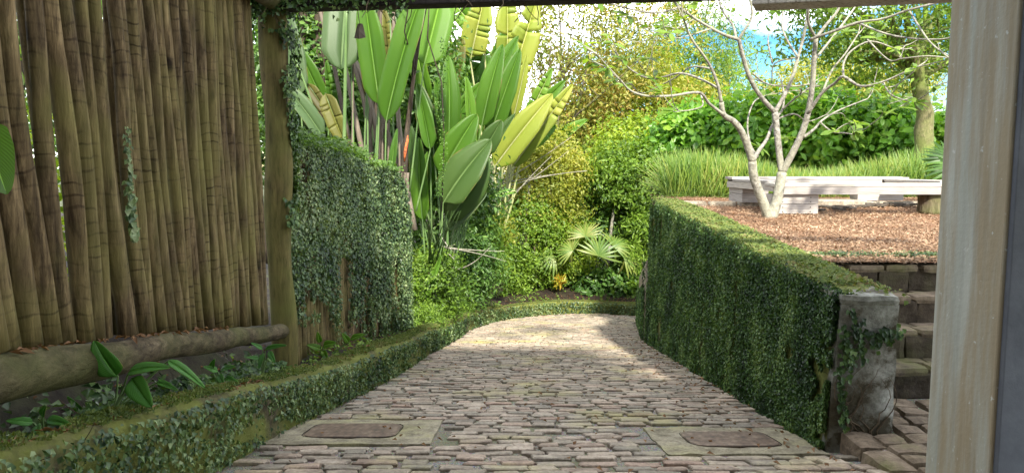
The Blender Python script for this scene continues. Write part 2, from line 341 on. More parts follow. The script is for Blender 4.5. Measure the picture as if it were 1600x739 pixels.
# ------------------------------------------------------------------ ground sheets
mb = MB(); mb.grid([[(x, y, -4.5) for x in (-900, -60, 0, 60, 900)] for y in (-300, 0, 60, 400, 1400)])
tag(mb.build('ground', M['ground']), 'dark leafy ground falling away beyond the garden', None, None, 'structure')

lanef = lambda x, y: zl(y)
curb_px = [(330, 739), (470, 662), (600, 598), (680, 549), (735, 516), (790, 500), (850, 493), (930, 490), (1005, 494)]
base = [hit(px, py, lanef) for px, py in curb_px]
b0, b1 = base[0], base[1]
cp = [Vector((-1.72, .3, 0)), Vector((-1.62, 1.9, 0))] + base
e = base[-1]; cp += [e+Vector((2.5, .1, 0)), e+Vector((7, .3, 0)), e+Vector((14, .3, 0))]
for p in cp: p.z = zl(p.y)
# smooth the path
def cat(pts, n=8):
    out = []; Q = [pts[0]]+list(pts)+[pts[-1]]
    for i in range(1, len(Q)-2):
        for k in range(n):
            t_ = k/n; a, b_, c_, d = Q[i-1], Q[i], Q[i+1], Q[i+2]
            out.append(.5*((2*b_)+(-a+c_)*t_+(2*a-5*b_+4*c_-d)*t_*t_+(-a+3*b_-3*c_+d)*t_**3))
    out.append(pts[-1]); return out
CP = cat(cp, 10)
for p in CP: p.z = zl(p.y)
CT = []; CN = []; acc = 0; CS = []
for i, p in enumerate(CP):
    t_ = (CP[min(i+1, len(CP)-1)]-CP[max(i-1, 0)]); t_.z = 0; t_.normalize(); CT.append(t_); CN.append(Vector((-t_.y, t_.x, 0)))
    if i: acc += (p-CP[i-1]).length
    CS.append(acc)
poly = [(p.x, p.y) for p in CP]+[(17, 15.3), (4.0, 15.3), (2.9, 14.2), (2.38, 12.25), (1.84, 3.95), (1.95, 3.9), (2.3, .3)]
def inside(x, y):
    r = False; n = len(poly); j = n-1
    for i in range(n):
        xi, yi = poly[i]; xj, yj = poly[j]
        if (yi > y) != (yj > y) and x < (xj-xi)*(y-yi)/(yj-yi)+xi: r = not r
        j = i
    return r
# lane bed of gravel
mb = MB(); ys = [-3+.2*i for i in range(140)]
mb.grid([[(x, y, zl(y)-.003+.010*mn.noise(Vector((x*2.1, y*2.1, 0)))) for x in np.linspace(-3, 20, 120)] for y in ys])
tag(mb.build('driveway_gravel', M['gravel'], smooth=True), 'grey gravel bed of the sloping driveway', None, None, 'structure')
# drain covers: centre, half sizes
drains = []
for (x0, x1, ya, yb) in ((432, 690, 696, 659), (1015, 1262, 711, 671)):
    A = hit((x0+x1)/2, ya, lanef); B = hit((x0+x1)/2, yb, lanef)
    wd = (x1-x0)/FPX*((A.y+B.y)/2); drains.append(((A+B)/2, wd, B.y-A.y))
# bricks
mb = MB(); y = .4
while y < 24:
    rowp = .102+.012*random.random(); x = -2.1+random.random()*.2
    while x < 16:
        w = random.uniform(.11, .235); sh = .38*sm(11.5, 17, y)
        cx = x+w/2; cy = y-sh*(cx-1) + .02*math.sin(cx*1.7+y)+random.uniform(-.012, .012)
        x += w+random.uniform(.012, .045)
        if not inside(cx-w*.4, cy) or not inside(cx+w*.4, cy): continue
        if any(abs(cx-d.x) < wd_/2+w*.45 and abs(cy-d.y) < dp/2+.05 for d, wd_, dp in drains): continue
        if random.random() < .012: continue
        far = cy > 13
        hh = rowp*random.uniform(.34, .42); z0 = zl(cy); top = random.uniform(.010, .021); tx = random.uniform(-.03, .03); ty = random.uniform(-.07, .05)
        rz = random.uniform(-.05, .05)+math.atan(-sh); cr, sr = math.cos(rz), math.sin(rz)
        K = [(-1, -1), (0, -1.03), (1, -1), (1.02, 0), (1, 1), (0, 1.03), (-1, 1), (-1.02, 0)]
        J = [(random.uniform(-.014, .014), random.uniform(-.008, .008)) for _ in K]; vs = []
        for ring, (ins, zz) in enumerate(((0, -.03), (.0, top-.006), (.006, top))):
            for (kx, ky), (jx, jy) in zip(K, J):
                lx = kx*(w/2-ins)+jx; ly = ky*(hh-ins)+jy
                gx = cx+lx*cr-ly*sr; gy = cy+lx*sr+ly*cr
                vs.append((gx, gy, z0-.17*(gy-cy)*(1 if cy < 13 else .6)+zz+(lx*tx+ly*ty if ring else 0)))
        fs = [(r*8+k, r*8+(k+1) % 8, r*8+8+(k+1) % 8, r*8+8+k) for r in (0, 1) for k in range(8)]+[tuple(range(16, 24))]
        mb.add(vs, fs)
    y += rowp
tag(mb.build('driveway_bricks', M['brick']), 'worn pinkish brick paving laid in rows across the driveway', None, None, 'structure')

# left curb, top height above lane and bank
def ctop(i): return CP[i].z+.33+.08*(1-sm(2.3, 4.6, CP[i].y))+.015*math.sin(CS[i]*2.1)
def coff(i): return .17
curb = empty('curb', CP[0], 'low mossy kerb wall with small creeper leaves along the left side of the brick driveway', 'kerb wall')
mb = MB(); rows = []
for i, p in enumerate(CP):
    n = CN[i]; z = ctop(i); w = coff(i); q = lambda o, zz: (p+n*o).to_tuple()[:2]+(zz,)
    j = lambda k: .018*mn.noise(Vector((CS[i]*3, k*1.7, 3)))
    rows.append([q(-.02, p.z-.06), q(.0+j(1), p.z+.08), q(.01+j(2), p.z+.2), q(.02+j(3), z-.03), q(.05+j(4), z+j(5)), q(.11, z+.008+j(6)), q(w, z-.004+j(7)), q(w+.03, z-.05), q(w+.04, z-.5)])
mb.grid(rows); mb.build('kerb_body', M['curb'], curb, True)
def sn(x, y, z=0): return mn.noise(Vector((x, y, z)))
pos = []; nr = []; al = []; ls = []
pm = []
for i in range(len(CP)-1):
    L = CS[i+1]-CS[i]; p = CP[i]; n = CN[i]; dist = max(2, p.length)
    if p.y < 1.5: continue
    dens = 3400 if dist < 6 else (2000 if dist < 11 else 1100); size = .026 if dist < 6 else (.030 if dist < 11 else .042)
    for k in range(int(dens*L*.36)):
        a = random.random(); h = random.random(); s_ = CS[i]+L*a
        cov = .26+sn(s_*1.1, h*1.2)+.55*sn(s_*4, h*5, 3)+.35*(h-.4)
        if p.y > 5 and p.y < 16: cov -= .05
        if p.y >= 16: cov += .3
        if cov < 0 and random.random() > .08: continue
        pt = p+(CP[i+1]-p)*a; hh = .03+h*(ctop(i)-p.z-.035)
        o = -.02-random.random()*.025 if h < .93 else random.uniform(-.03, .015)
        pos.append((pt.x+n.x*o, pt.y+n.y*o, pt.z+hh)); up = .9 if h > .9 else .25
        nr.append((-n.x+random.gauss(0, .45), -n.y+random.gauss(0, .45), up+random.gauss(0, .4)))
        al.append((random.gauss(0, .5), random.gauss(0, .5), -1)); ls.append(size*random.uniform(.6, 1.35))
ls = np.array(ls); leaves('creeper', M['ivyb'], pos, nr, al, ls, ls*.85, curb)
# moss tufts on kerb top
pos = []
for i in range(len(CP)-1):
    p = CP[i]; L = CS[i+1]-CS[i]
    if p.y < 1.5 or p.y > 20: continue
    for k in range(int(1500*L)):
        a = random.random(); o = random.uniform(.02, .19); pt = p+(CP[i+1]-p)*a+CN[i]*o
        if sn(pt.x*3, pt.y*3, 2) < -.35: continue
        pos.append((pt.x, pt.y, ctop(i)+.004))
n_ = len(pos); leaves('moss', M['mossleaf'], pos, rdir(n_)+np.array([0, -.5, .3]), rdir(n_)*.7+np.array([0, 0, 1]), .016, .012, curb)
# bank behind kerb
def bankz(i, o):
    z = ctop(i)-.05
    y = CP[i].y
    r = .10*sm(.2, .9, o)+.42*sm(.8, 4, o)+.8*sm(3, 14, o)
    if y < 6: r = -.10+.34*sm(.5, .8, o)*(1-sm(4.8, 6, y))+.06*sm(4.5, 6, y)+.4*sm(1.5, 6, o)
    return z+r+.04*mn.noise(Vector((CS[i], o*1.5, 0)))
mb = MB(); offs = [.16, .3, .5, .8, 1.2, 2, 3, 5, 8, 14, 30]
mb.grid([[tuple((CP[i]+CN[i]*o))[:2]+(bankz(i, o),) for o in offs] for i in range(len(CP))])
tag(mb.build('planting_bed', M['soil'], smooth=True), 'dark planting bed and bank behind the left kerb', None, None, 'structure')
def bank_at(x, y):
    best = min(range(len(CP)), key=lambda i: (CP[i].x-x)**2+(CP[i].y-y)**2)
    return bankz(best, max(.16, (Vector((x, y, 0))-Vector((CP[best].x, CP[best].y, 0))).dot(CN[best])))

# ------------------------------------------------------------------ terrace on the right
WN, WF = Vector((1.84, 3.95, 0)), Vector((2.38, 12.2, 0)); wd_ = (WF-WN).normalized(); wn = Vector((wd_.y, -wd_.x, 0)); WL = (WF-WN).length
def wtop(s): return .845+.185*(s/WL)
def wth(s): return .29+.12*sm(.5, 6, s)
mb = MB(); rows = []
for y in [5.42, 5.6, 6, 6.5, 7, 8, 9, 10, 11, 12, 12.6, 13.2, 14, 14.6, 15.2, 15.25]:
    xl = WN.x+(WF.x-WN.x)*(min(y, 12.2)-3.95)/8.25+.22+max(0, y-12.2)*.25; drop = 0 if y < 15.22 else 3.2
    rows.append([(x, y, zt(y)-drop+.02*mn.noise(Vector((x, y, 0)))-(.0)) for x in [xl]+list(np.linspace(xl+.3, 30, 24))])
mb.grid(rows)
r0 = rows[-1]; tag(mb.build('mulch_bed', M['mulch'], smooth=True), 'raised bed spread with reddish brown bark mulch', None, None, 'structure')
mb = MB(); rr = [(q[0][0], q[0][1]) for q in rows if q[0][1] > 11.9 and q[0][1] < 15.22]
mb.grid([[(x, y, -3), (x-.1, y, -1), (x-.02, y, zt(y)-.0)] for x, y in rr])
tag(mb.build('terrace_bank', M['soil']), 'earth bank below the far edge of the raised bed', None, None, 'structure')
nC = 46000; yy = 5.4+rng.random(nC)**1.4*9.5; xx = 1.9+rng.random(nC)*(yy*.62-.9)
pos = np.stack([xx, yy, .83+.018*(yy-5)+.006+rng.random(nC)*.02], 1)
keep = xx > WN.x+(WF.x-WN.x)*(np.minimum(yy, 12.2)-3.95)/8.25+.42; pos = pos[keep]; n_ = len(pos)
s_ = .014+.028*rng.random(n_)
tag(leaves('bark_chips', M['chip'], pos, rdir(n_)*.6+np.array([0, -.1, 1]), rdir(n_)*np.array([1, 1, .25]), s_, s_*.45, None, .1, 0, .02), 'loose reddish bark chips covering the raised bed', None, None, 'stuff')

# right ivy wall
wall = empty('retaining_wall', WN, 'tall retaining wall clothed in dark green ivy along the right side of the driveway', 'retaining wall')
mb = MB(); rows = []
for k in range(41):
    s = WL*k/40; c = WN+wd_*s; z0 = zl(c.y); z1 = wtop(s)
    q = lambda o, z: ((c+wn*o).x, (c+wn*o).y, z)
    j = lambda a: .02*mn.noise(Vector((s*2.5, a*2.1, 9)))
    rows.append([q(-.06, z0-.1), q(-.035+j(1), z0+(z1-z0)*.33), q(-.01+j(2), z0+(z1-z0)*.66), q(0, z1-.025), q(.025, z1+j(3)*.5), q(wth(s)-.025, z1+j(4)*.5), q(wth(s), z1-.025), q(wth(s), zl(c.y)-.1 if s < 1.5 else .3)])
mb.grid(rows); m_ = len(rows[0]); mb.f.append(tuple(range(m_))); mb.f.append(tuple(range(40*m_, 41*m_))[::-1])
mb.build('wall_body', M['curb'], wall)
# plastered end with a cap stone
mb = MB(); zt0 = wtop(0); rows = []
for k in range(9):
    z = -.16+(zt0-.045+.16)*k/8; ring = []
    for (ox, oy) in [(-.008-.05*(1-k/8), .06), (-.008-.05*(1-k/8), -.012), (.07, -.02), (.15, -.022), (.22, -.02), (.302, -.012), (.302, .3)]:
        c = WN+wn*ox+wd_*oy; jj = .008*mn.noise(Vector((ox*14, k*1.3, 5))); ring.append((c.x-jj, c.y+jj*1.4, z))
    rows.append(ring)
mb.grid(rows); mb.build('plastered_end', M['wallend'], wall)
mb = MB(); mb.block(WN+wn*.145+wd_*.14+Vector((0, 0, zt0-.018)), (.335, .36, .05), math.atan2(wn.y, wn.x), (6, 6, 2), .010, .9, 3)
mb.build('cap_stone', M['wallend'], wall)
pos = []; nr = []; al = []; ls = []; K = 115000
for _ in range(K):
    s = WL*random.random()**1.55; h = random.random(); c = WN+wd_*s; z0 = zl(c.y); z1 = wtop(s)
    if s < .32 and (sn(h*4, s*6, 1)+.4*sn(h*15, s*20)) < (.32-s)*.5-.42: continue
    if sn(s*3, h*3, 7)+.5*sn(s*9, h*9, 2) < -.52: continue
    o = -.06*(1-h)-.006-.024*random.random()
    if h > .965: o = random.uniform(-.03, .06)
    p = c+wn*o; pos.append((p.x, p.y, z0+(z1-z0+.02)*h)); nr.append((-wn.x+random.gauss(0, .38), -wn.y+random.gauss(0, .42), random.gauss(.28, .33)))
    al.append((random.gauss(0, .45), random.gauss(0, .45), -1)); ls.append((.0165+.0017*s)*random.uniform(.6, 1.4))
ls = np.array(ls); leaves('ivy', M['ivy'], pos, nr, al, ls, ls*.8, wall)
# fringe, moss and small leaves on top
pos = []; nr = []; ls = []
for _ in range(13000):
    s = WL*random.random()**1.3; o = random.random()
    if s < .3 and random.random() < .93: continue
    c = WN+wd_*s+wn*(o*(wth(s)+.10)); 
    if sn(c.x*4, c.y*3) < -.35: continue
    pos.append((c.x, c.y, wtop(s)-.0-.03*(o > .8)+random.random()*.03)); ls.append(random.uniform(.014, .036))
ls = np.array(ls); n_ = len(pos); leaves('moss', M['mossleaf'], pos, rdir(n_)*.7+np.array([0, -.3, 1]), rdir(n_), ls, ls*.8, wall)
# ivy tendrils hanging over the plastered end
pos = []; nr = []
for x0, z0, x1, z1, k in ((.03, .78, .10, .63, 40), (.08, .64, .30, .655, 60), (.10, .62, .12, .50, 30), (.22, .66, .26, .60, 22), (0, .70, .05, .40, 50), (.0, .45, .03, .1, 60), (.02, .6, .06, .5, 40), (.16, .64, .2, .57, 22)):
    for q in range(k):
        a = random.random(); c = WN+wn*(x0+(x1-x0)*a+random.gauss(0, .014))+wd_*(-.03-random.random()*.02)
        pos.append((c.x, c.y, z0+(z1-z0)*a+random.gauss(0, .018)))
n_ = len(pos); leaves('ivy_sprig', M['ivy'], pos, rdir(n_)*.5+np.array([-.2, -1, .3]), rdir(n_)*.6+np.array([0, 0, -1]), .034, .028, wall)
mb = MB()
for k in range(9):
    x = random.uniform(.02, .25); z = random.uniform(-.1, .1); pts = []
    for q in range(9):
        c = WN+wn*(min(.31, max(-.03, x)))+wd_*-.028; pts.append((c.x, c.y, z)); x += random.uniform(-.05, .055); z += random.uniform(.02, .075)
    mb.tube(pts, [.0045*(1-q/11) for q in range(9)], 5)
mb.build('ivy_stem', M['twig'], wall)
# lower continuing wall beyond
lw = empty('garden_wall', WF, 'lower ivy wall with a bare pinkish patch beyond the far end of the tall wall', 'garden wall')
A = Vector((2.36, 12.5, 0)); B = Vector((2.9, 16.2, 0)); mb = MB()
d = (B-A).normalized(); n = Vector((d.y, -d.x, 0)); rows = []
for k in range(9):
    c = A+d*((B-A).length*k/8); z0 = zl(c.y)-.1; z1 = -.05-.11*k
    rows.append([tuple(c)[:2]+(z0,), tuple(c)[:2]+(z1,), tuple(c+n*.3)[:2]+(z1,), tuple(c+n*.3)[:2]+(z0,)])
mb.grid(rows); mb.f += [(0, 1, 2, 3), (35, 34, 33, 32)]; mb.build('wall_body', M['palestone'], lw)
pos = []
for _ in range(5000):
    a = random.random(); h = random.random(); c = A+d*((B-A).length*a)-n*random.uniform(.01, .05); z1 = -.05-.88*a
    if h > .72 and a > .05: continue
    pos.append((c.x, c.y, zl(c.y)+(z1-zl(c.y))*h))
n_ = len(pos); leaves('ivy', M['ivy'], pos, rdir(n_)*.5+np.array([-1, 0, .4]), rdir(n_)*.5+np.array([0, 0, -1]), .05, .04, lw)

# ------------------------------------------------------------------ stone steps and landing
st = empty('stone_staircase', (2.7, 4.6, 0), 'rough stone block steps climbing between the ivy wall and the concrete column', 'steps')
rise = [.25, .435, .62, .81]; front = [4.58, 4.86, 5.14, 5.42]
riser_blocks = None
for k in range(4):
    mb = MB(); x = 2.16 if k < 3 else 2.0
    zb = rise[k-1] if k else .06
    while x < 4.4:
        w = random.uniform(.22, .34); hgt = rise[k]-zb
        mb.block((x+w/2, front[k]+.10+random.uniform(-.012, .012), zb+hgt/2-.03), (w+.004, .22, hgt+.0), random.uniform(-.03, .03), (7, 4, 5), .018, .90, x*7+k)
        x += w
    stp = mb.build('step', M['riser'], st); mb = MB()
    x = 2.1 if k < 3 else 1.98
    while x < 4.4:
        w = random.uniform(.2, .36); mb.block((x+w/2, front[k]+.06+random.uniform(-.012, .008), rise[k]-.018), (w-.012, .16, .055), random.uniform(-.05, .05), (6, 3, 2), .010, .86, x*5+k+20); mb.block((x+w*.8, front[k]+.21, rise[k]-.022), (w-.012, .135 if k < 3 else .17, .05), random.uniform(-.05, .05), (6, 3, 2), .010, .86, x*5+k+40)
        x += w
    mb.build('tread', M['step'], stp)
mb = MB(); x0 = 2.0
for k in range(4):
    ya = front[k]+.05; mb.box((3.3, ya+.5, rise[k]/2-.08-.04), (2.5, 1.0, rise[k]))
mb.build('core', M['soil'], st)
mb = MB(); mb.block((4.05, 5.72, .88), (.5, .5, .24), .1, (6, 6, 4), .012, .88, 5)
tag(mb.build('stone_block', M['palestone']), 'squared mossy stone block at the head of the steps beside the column', 'stone block')
# landing
mb = MB(); rows = [[(x, y, .055) for x in (1.98, 4.6)] for y in (1.5, 4.62)]; mb.grid(rows)
tag(mb.build('landing_bed', M['gravel']), 'gravel bed of the small landing at the foot of the steps', None, None, 'structure')
mb = MB(); y = 2.3
while y < 4.5:
    x = 2.16+random.uniform(-.02, .02) if y > 3.9 else 1.98
    dpt = random.uniform(.11, .14)
    while x < 4:
        w = random.uniform(.14, .24)
        first = x < 2.0
        mb.block((x+w/2, y, .035), (w-.02, dpt+.015, .115), random.uniform(-.08, .08), (4, 3, 2), .012, .82, x*3+y*5); x += w
    y += dpt+.025
for y in np.arange(2.2, 3.95, .3):
    mb.block((1.93+random.uniform(-.01, .01), y+.14, -.0-.02*(y-2)), (.16, .285, .22), random.uniform(-.05, .05), (3, 5, 3), .014, .85, y*3)
tag(mb.build('landing_paving', M['step'], smooth=False), 'mossy stone blocks paving the landing at the foot of the steps', None, None, 'structure')

# ------------------------------------------------------------------ drain covers
for k, (c, w, dp) in enumerate(drains):
    lab = ('rusty iron drain cover set in mossy concrete on the left side of the driveway', 'rusty iron drain cover set in concrete close to the end of the right ivy wall')[k]
    dr = empty('drain_cover', (c.x, c.y, zl(c.y)), lab, 'drain cover', 'drain covers in the driveway')
    tilt = Matrix.Rotation(-math.atan(.17), 4, 'X')
    mb = MB(); mb.block((c.x, c.y, zl(c.y)-.014), (w, dp+.05, .04), 0, (14, 12, 1), .012, .96, 3+k)
    for q, v_ in enumerate(mb.v): mb.v[q] = (v_[0], v_[1], v_[2]-.17*(v_[1]-c.y)+.008)
    mb.build('concrete_surround', M['slab'], dr)
    lw_ = w*.56; ld = dp*.58; n8 = 40; vs = []
    ox = -.03 if k == 0 else .0
    for zz, s_ in ((.0, 1.0), (.020, 1.0), (.023, .98)):
        for q in range(n8):
            a = 2*PI*q/n8; ca, sa = math.cos(a), math.sin(a); f = (abs(ca)**6+abs(sa)**6)**(-1/6)
            xx_, yy_ = ca*f*lw_/2*s_, sa*f*ld/2*s_; vs.append((c.x+ox+xx_, c.y+yy_, zl(c.y)-.17*yy_+zz))
    fs = [(r*n8+q, r*n8+(q+1) % n8, (r+1)*n8+(q+1) % n8, (r+1)*n8+q) for r in (0, 1) for q in range(n8)]+[tuple(range(2*n8, 3*n8))]
    mb = MB(); mb.add(vs, fs); ld_ = mb.build('iron_lid', M['rust'], dr)
    mb = MB(); rg = [Vector(v_)+Vector((0, 0, -.002)) for v_ in vs[n8:2*n8]]; ce_ = sum(rg, Vector())/n8; rg = [ce_+(q_-ce_)*1.03 for q_ in rg]; mb.tube(rg+[rg[0]], .003, 6); mb.build('rim', M['barkdark'], ld_)

# ------------------------------------------------------------------ pole fence, log, corner post
fence = empty('pole_fence', (-1.85, 3.6, .5), 'fence of upright weathered brown poles close together left of the driveway', 'fence')
FX = -1.86
lc = lambda y: float(np.interp(y, [.6, 2.59, 3.45, 4.14, 5.68], [1.08, .78, .65, .53, .24])); lr = lambda y: float(np.interp(y, [.6, 2.59, 3.45, 4.14, 5.68], [.10, .09, .076, .066, .062]))
lz = lambda y: lc(y)+lr(y)-.01
y = 1.4; ki = 0
while y < 5.52:
    bk = ki % 3 == 2; r = random.uniform(.031, .042)*(1.04 if y < 3.2 else .95)*(.9 if bk else 1); y += r*(.5 if bk else 1.1)
    zb = lz(y)+.02; lean = random.gauss(.085, .014)*(1 if y < 4.6 else .6); H = 3.0-zb; pts = []; rad = []; ph = random.random()*9
    for q in range(15):
        a = q/14; z = zb+H*a
        pts.append((FX-.06+.03*mn.noise(Vector((ph, z*.9, 0)))+(-.115 if bk else random.Random(ki).uniform(-.012, .012)), y-lean*H*a+.02*lean+.05*mn.noise(Vector((ph, z*.8, 5))), z))
        rad.append(r*(1.06-.2*a)*(1+.05*mn.noise(Vector((ph, z*5, 8)))))
    mb = MB(); mb.tube(pts, rad, 14, .10); mb.build('pole', M['pole'], fence, True)
    y += r*(.58 if bk else 1.2)+random.choice((.0, .002, .004))+(.03 if abs(y-2.42) < .05 else 0); ki += 1
mb = MB(); pts = [(FX+.02*math.sin(q*.9), .6+5.1*q/30, lc(.6+5.1*q/30)+.008*math.sin(q*1.1)) for q in range(31)]
mb.tube(pts, [lr(p_[1]) for p_ in pts], 18, .16); mb.build('base_log', M['log'], fence, True)
mb = MB(); pts = [(FX+.06, 1+4.9*q/14, 2.82+.01*math.sin(q)) for q in range(15)]; mb.tube(pts, .085, 14, .12); mb.build('top_log', M['bark'], fence, True)
pst = empty('corner_post', (-1.86, 5.72, .0), 'thick mossy round post with creeper at the end of the pole fence', 'post')
mb = MB(); pts = [(-1.86+.012*math.sin(q*.7), 5.72, -.2+3.2*q/18) for q in range(19)]; mb.tube(pts, [.10+.01*math.sin(q*.9) for q in range(19)], 18, .12)
mb.build('post', M['postw'], pst, True)
pos = []; nr = []
for _ in range(1700):
    z = 3.0-1.9*random.random()**1.2; a = random.uniform(-.9, .75) if z < 2.6 else random.uniform(-1.9, .9)
    if z < 2.75 and sn(z*3, a*1.6, 3) < .06: continue
    r = .11+random.random()*.05*(1 if z < 2 else 1.6); pos.append((-1.86+r*math.cos(a), 5.72+r*math.sin(a), z)); nr.append((math.cos(a), math.sin(a), .4))
n_ = len(pos); leaves('creeper', M['ivy'], pos, np.array(nr)+rdir(n_)*.5, rdir(n_)*.6+np.array([0, 0, -1]), .04, .034, pst)
# creeper strand climbing the pole fence
pos = []; sz = []
for _ in range(150):
    a = random.random()**1.2; p = P(197+random.gauss(0, 1)+(22*(1-a)**2.5), 196+170*(1-a)+0, 3.36); pos.append((-1.80+random.uniform(0, .02), p.y+random.gauss(0, .012), p.z+random.gauss(0, .01))); sz.append(.016+.026*(1-a))
n_ = len(pos); sz = np.array(sz); 
cr = leaves('climbing_creeper', M['ivyb'], pos, rdir(n_)*.4+np.array([1, -.4, .3]), rdir(n_)*.6+np.array([0, 0, -1]), sz, sz*.9)
tag(cr, 'thin strand of small round leaves climbing one pole of the fence', 'creeper')

# ------------------------------------------------------------------ ivy covered pole screen
scr = empty('ivy_screen', (-1.8, 8, -.4), 'pole screen swallowed by grey green creeper behind the kerb and the corner post', 'ivy screen')
def sx(y): return -1.86+.04*(y-5.8)+.02*math.sin(y*2)
def stop(y):  # top edge falls in a curve at the far end
    return float(np.interp(y, [5.7, 6.2, 7, 8.2, 9.2, 9.9, 10.4, 10.85, 11.1], [1.80, 1.78, 1.73, 1.67, 1.62, 1.56, 1.42, 1.0, .6]))
y = 5.86; k = 0
while y < 10.8:
    r = random.uniform(.034, .048); y += r; zb = bank_at(sx(y), y)-.1; zt_ = stop(y)-.08; pts = [(sx(y)+.012*mn.noise(Vector((y*9, q, 0))), y+.03*q/8, zb+(zt_-zb)*q/8) for q in range(9)]
    mb = MB(); mb.tube(pts, r, 10, .12); mb.build('pole', M['pole'], scr, True); y += r+.006
pos = []; nr = []; al = []; ls = []
for _ in range(44000):
    y = 5.78+5.2*random.random()**1.1; zb = zl(y)+.36; h = random.random(); z = zb+(stop(y)-zb)*h
    bare = .62*(1-h)**2.2*(1.25-(y-5.8)/5)
    if sn(y*5, h*1.3, 4)*.9+sn(y*11, h*9, 6)*.4+.28 < bare*1.15-.06: continue
    if sn(y*2.2, h*2.5, 9)+.6*sn(y*8, h*8) < -.62: continue
    o = .05+.07*random.random()+.04*sn(y*2, h*3)+(random.uniform(-.15, .02) if h > .97 else 0)
    pos.append((sx(y)+o, y, z+random.gauss(0, .008))); nr.append((1+random.gauss(0, .5), random.gauss(-.2, .5), random.gauss(.45, .4)))
    al.append((random.gauss(0, .4), random.gauss(0, .45), -1)); ls.append((.029+.002*(y-6))*random.uniform(.6, 1.4))
# rounded far end
for _ in range(3500):
    h = random.random(); y = 10.9+.14*random.random(); zb = zl(y)+.36; z = zb+(stop(y)-zb)*h; a = random.uniform(-.2, 1.9)
    pos.append((sx(y)-.08+.12*math.cos(a), y+.12*math.sin(a), z)); nr.append((math.cos(a), math.sin(a), .5)); al.append((0, random.gauss(0, .5), -1)); ls.append(.04)
ls = np.array(ls); leaves('creeper', M['ivyb'], pos, nr, al, ls, ls*.85, scr)
p_, n2_, _c = [], [], []
pos = []
for _ in range(4200):
    y = 5.8+4.2*random.random()**1.3; hgt = .15*random.random()**.8*(1 if y < 8.5 else .35); pos.append((sx(y)+random.gauss(-.02, .09), y, stop(y)-.05+hgt*(1+1.1*sn(y*4, 3))))
n_ = len(pos); s_ = .03+.03*rng.random(n_); leaves('young_leaves', M['ivybright'], pos, rdir(n_)*.8+np.array([.3, -.3, 1]), rdir(n_)+np.array([.2, -.2, .2]), s_, s_*.7, scr)

# ------------------------------------------------------------------ column, beams, roof
col = empty('concrete_column', (1.68, 2.75, 0), 'stained grey concrete column at the right edge of the view with a slate blue front', 'column')
Lb = P(1447, 739, 2.85); Lt = P(1489, 0, 2.85); XX = P(1468, 370, 2.85).x
D1 = XX/((1577-800)/FPX)
mb = MB(); mb.box((XX+.3, (2.85+D1)/2+.012, 1.4), (.6, 2.85-D1, 3.2)); mb.build('shaft', M['concrete'], col, False, .008)
mb = MB(); mb.box((XX+.312, D1+.004, 1.4), (.6, .03, 3.2)); mb.build('front_panel', M['bluepaint'], col, False, .004)
bA = P(400, 4, 5.66); bB = P(960, -13, 5.2); d = (bB-bA).normalized(); bC = bB+d*3.5
mb = MB(); L = (bC-bA).length; ax = d.to_track_quat('X', 'Z').to_matrix().to_4x4(); mb.box((bA+bC)/2, (L, .16, .14), 0, ax)
tag(mb.build('roof_beam', M['beam'], None, False, .01), 'long dark timber beam crossing above the driveway from the corner post', 'beam')
eA = P(1178, 2, 4.75); eB = P(1500, -14, 4.28); d = (eB-eA).normalized()
mb = MB(); mb.box((eA+eB)/2+Vector((0, 0, 0)), ((eB-eA).length, .22, .09), 0, d.to_track_quat('X', 'Z').to_matrix().to_4x4())
tag(mb.build('eave_board', M['eave'], None, False, .006), 'pale grey eave board running from above the little tree to the column', 'eave board')
lA = P(1165, -4, 4.9); mb = MB(); mb.tube([lA+Vector((.0, 0, .04)), lA+Vector((.1, -.02, .045)), lA+Vector((.35, -.3, .06)), lA+Vector((.6, -.9, .1))], [.035, .05, .055, .055], 12, .1)
tag(mb.build('rafter_end', M['bark'], None, True), 'round log rafter end poking out above the eave board', 'rafter')
mb = MB(); mb.box((2.6, .4, 2.98), (4.0, 5.2, .12)); tag(mb.build('roof', M['beam']), 'flat dark porch roof over the upper end of the driveway', 'roof')
hs = empty('shading_house', (-2, -2, 0), 'unseen tall pale rendered building with a tiled roof behind the porch, added to shade the driveway', 'shading_house')  # unseen building, added and sized so its shadow covers the near driveway
mb = MB(); mb.box((-4.6, -5.2, 6.4), (15.6, 6.0, 7.2)); mb.box((-4.6, -6.6, 1.3), (15.6, 6.0, 3.0)); mb.build('wall', M['whiterender'], hs)
mb = MB(); mb.add([(-12.8, -8.8, 10.0), (3.6, -8.8, 10.0), (3.6, -1.7, 10.0), (-12.8, -1.7, 10.0), (-12.8, -5.2, 12), (3.6, -5.2, 12)], [(0, 1, 5, 4), (2, 3, 4, 5), (1, 2, 5), (3, 0, 4), (3, 2, 1, 0)]); mb.build('roof', M['bark'], hs)
for x in (-8, -4.5, -1, 2.5):
    mb = MB(); mb.box((x, -2.18, 5.6), (1.3, .08, 1.5)); f_ = mb.build('window', M['eave'], hs)
    mb = MB(); mb.box((x, -2.13, 5.6), (1.1, .03, 1.3)); mb.build('pane', M['bluepaint'], f_)
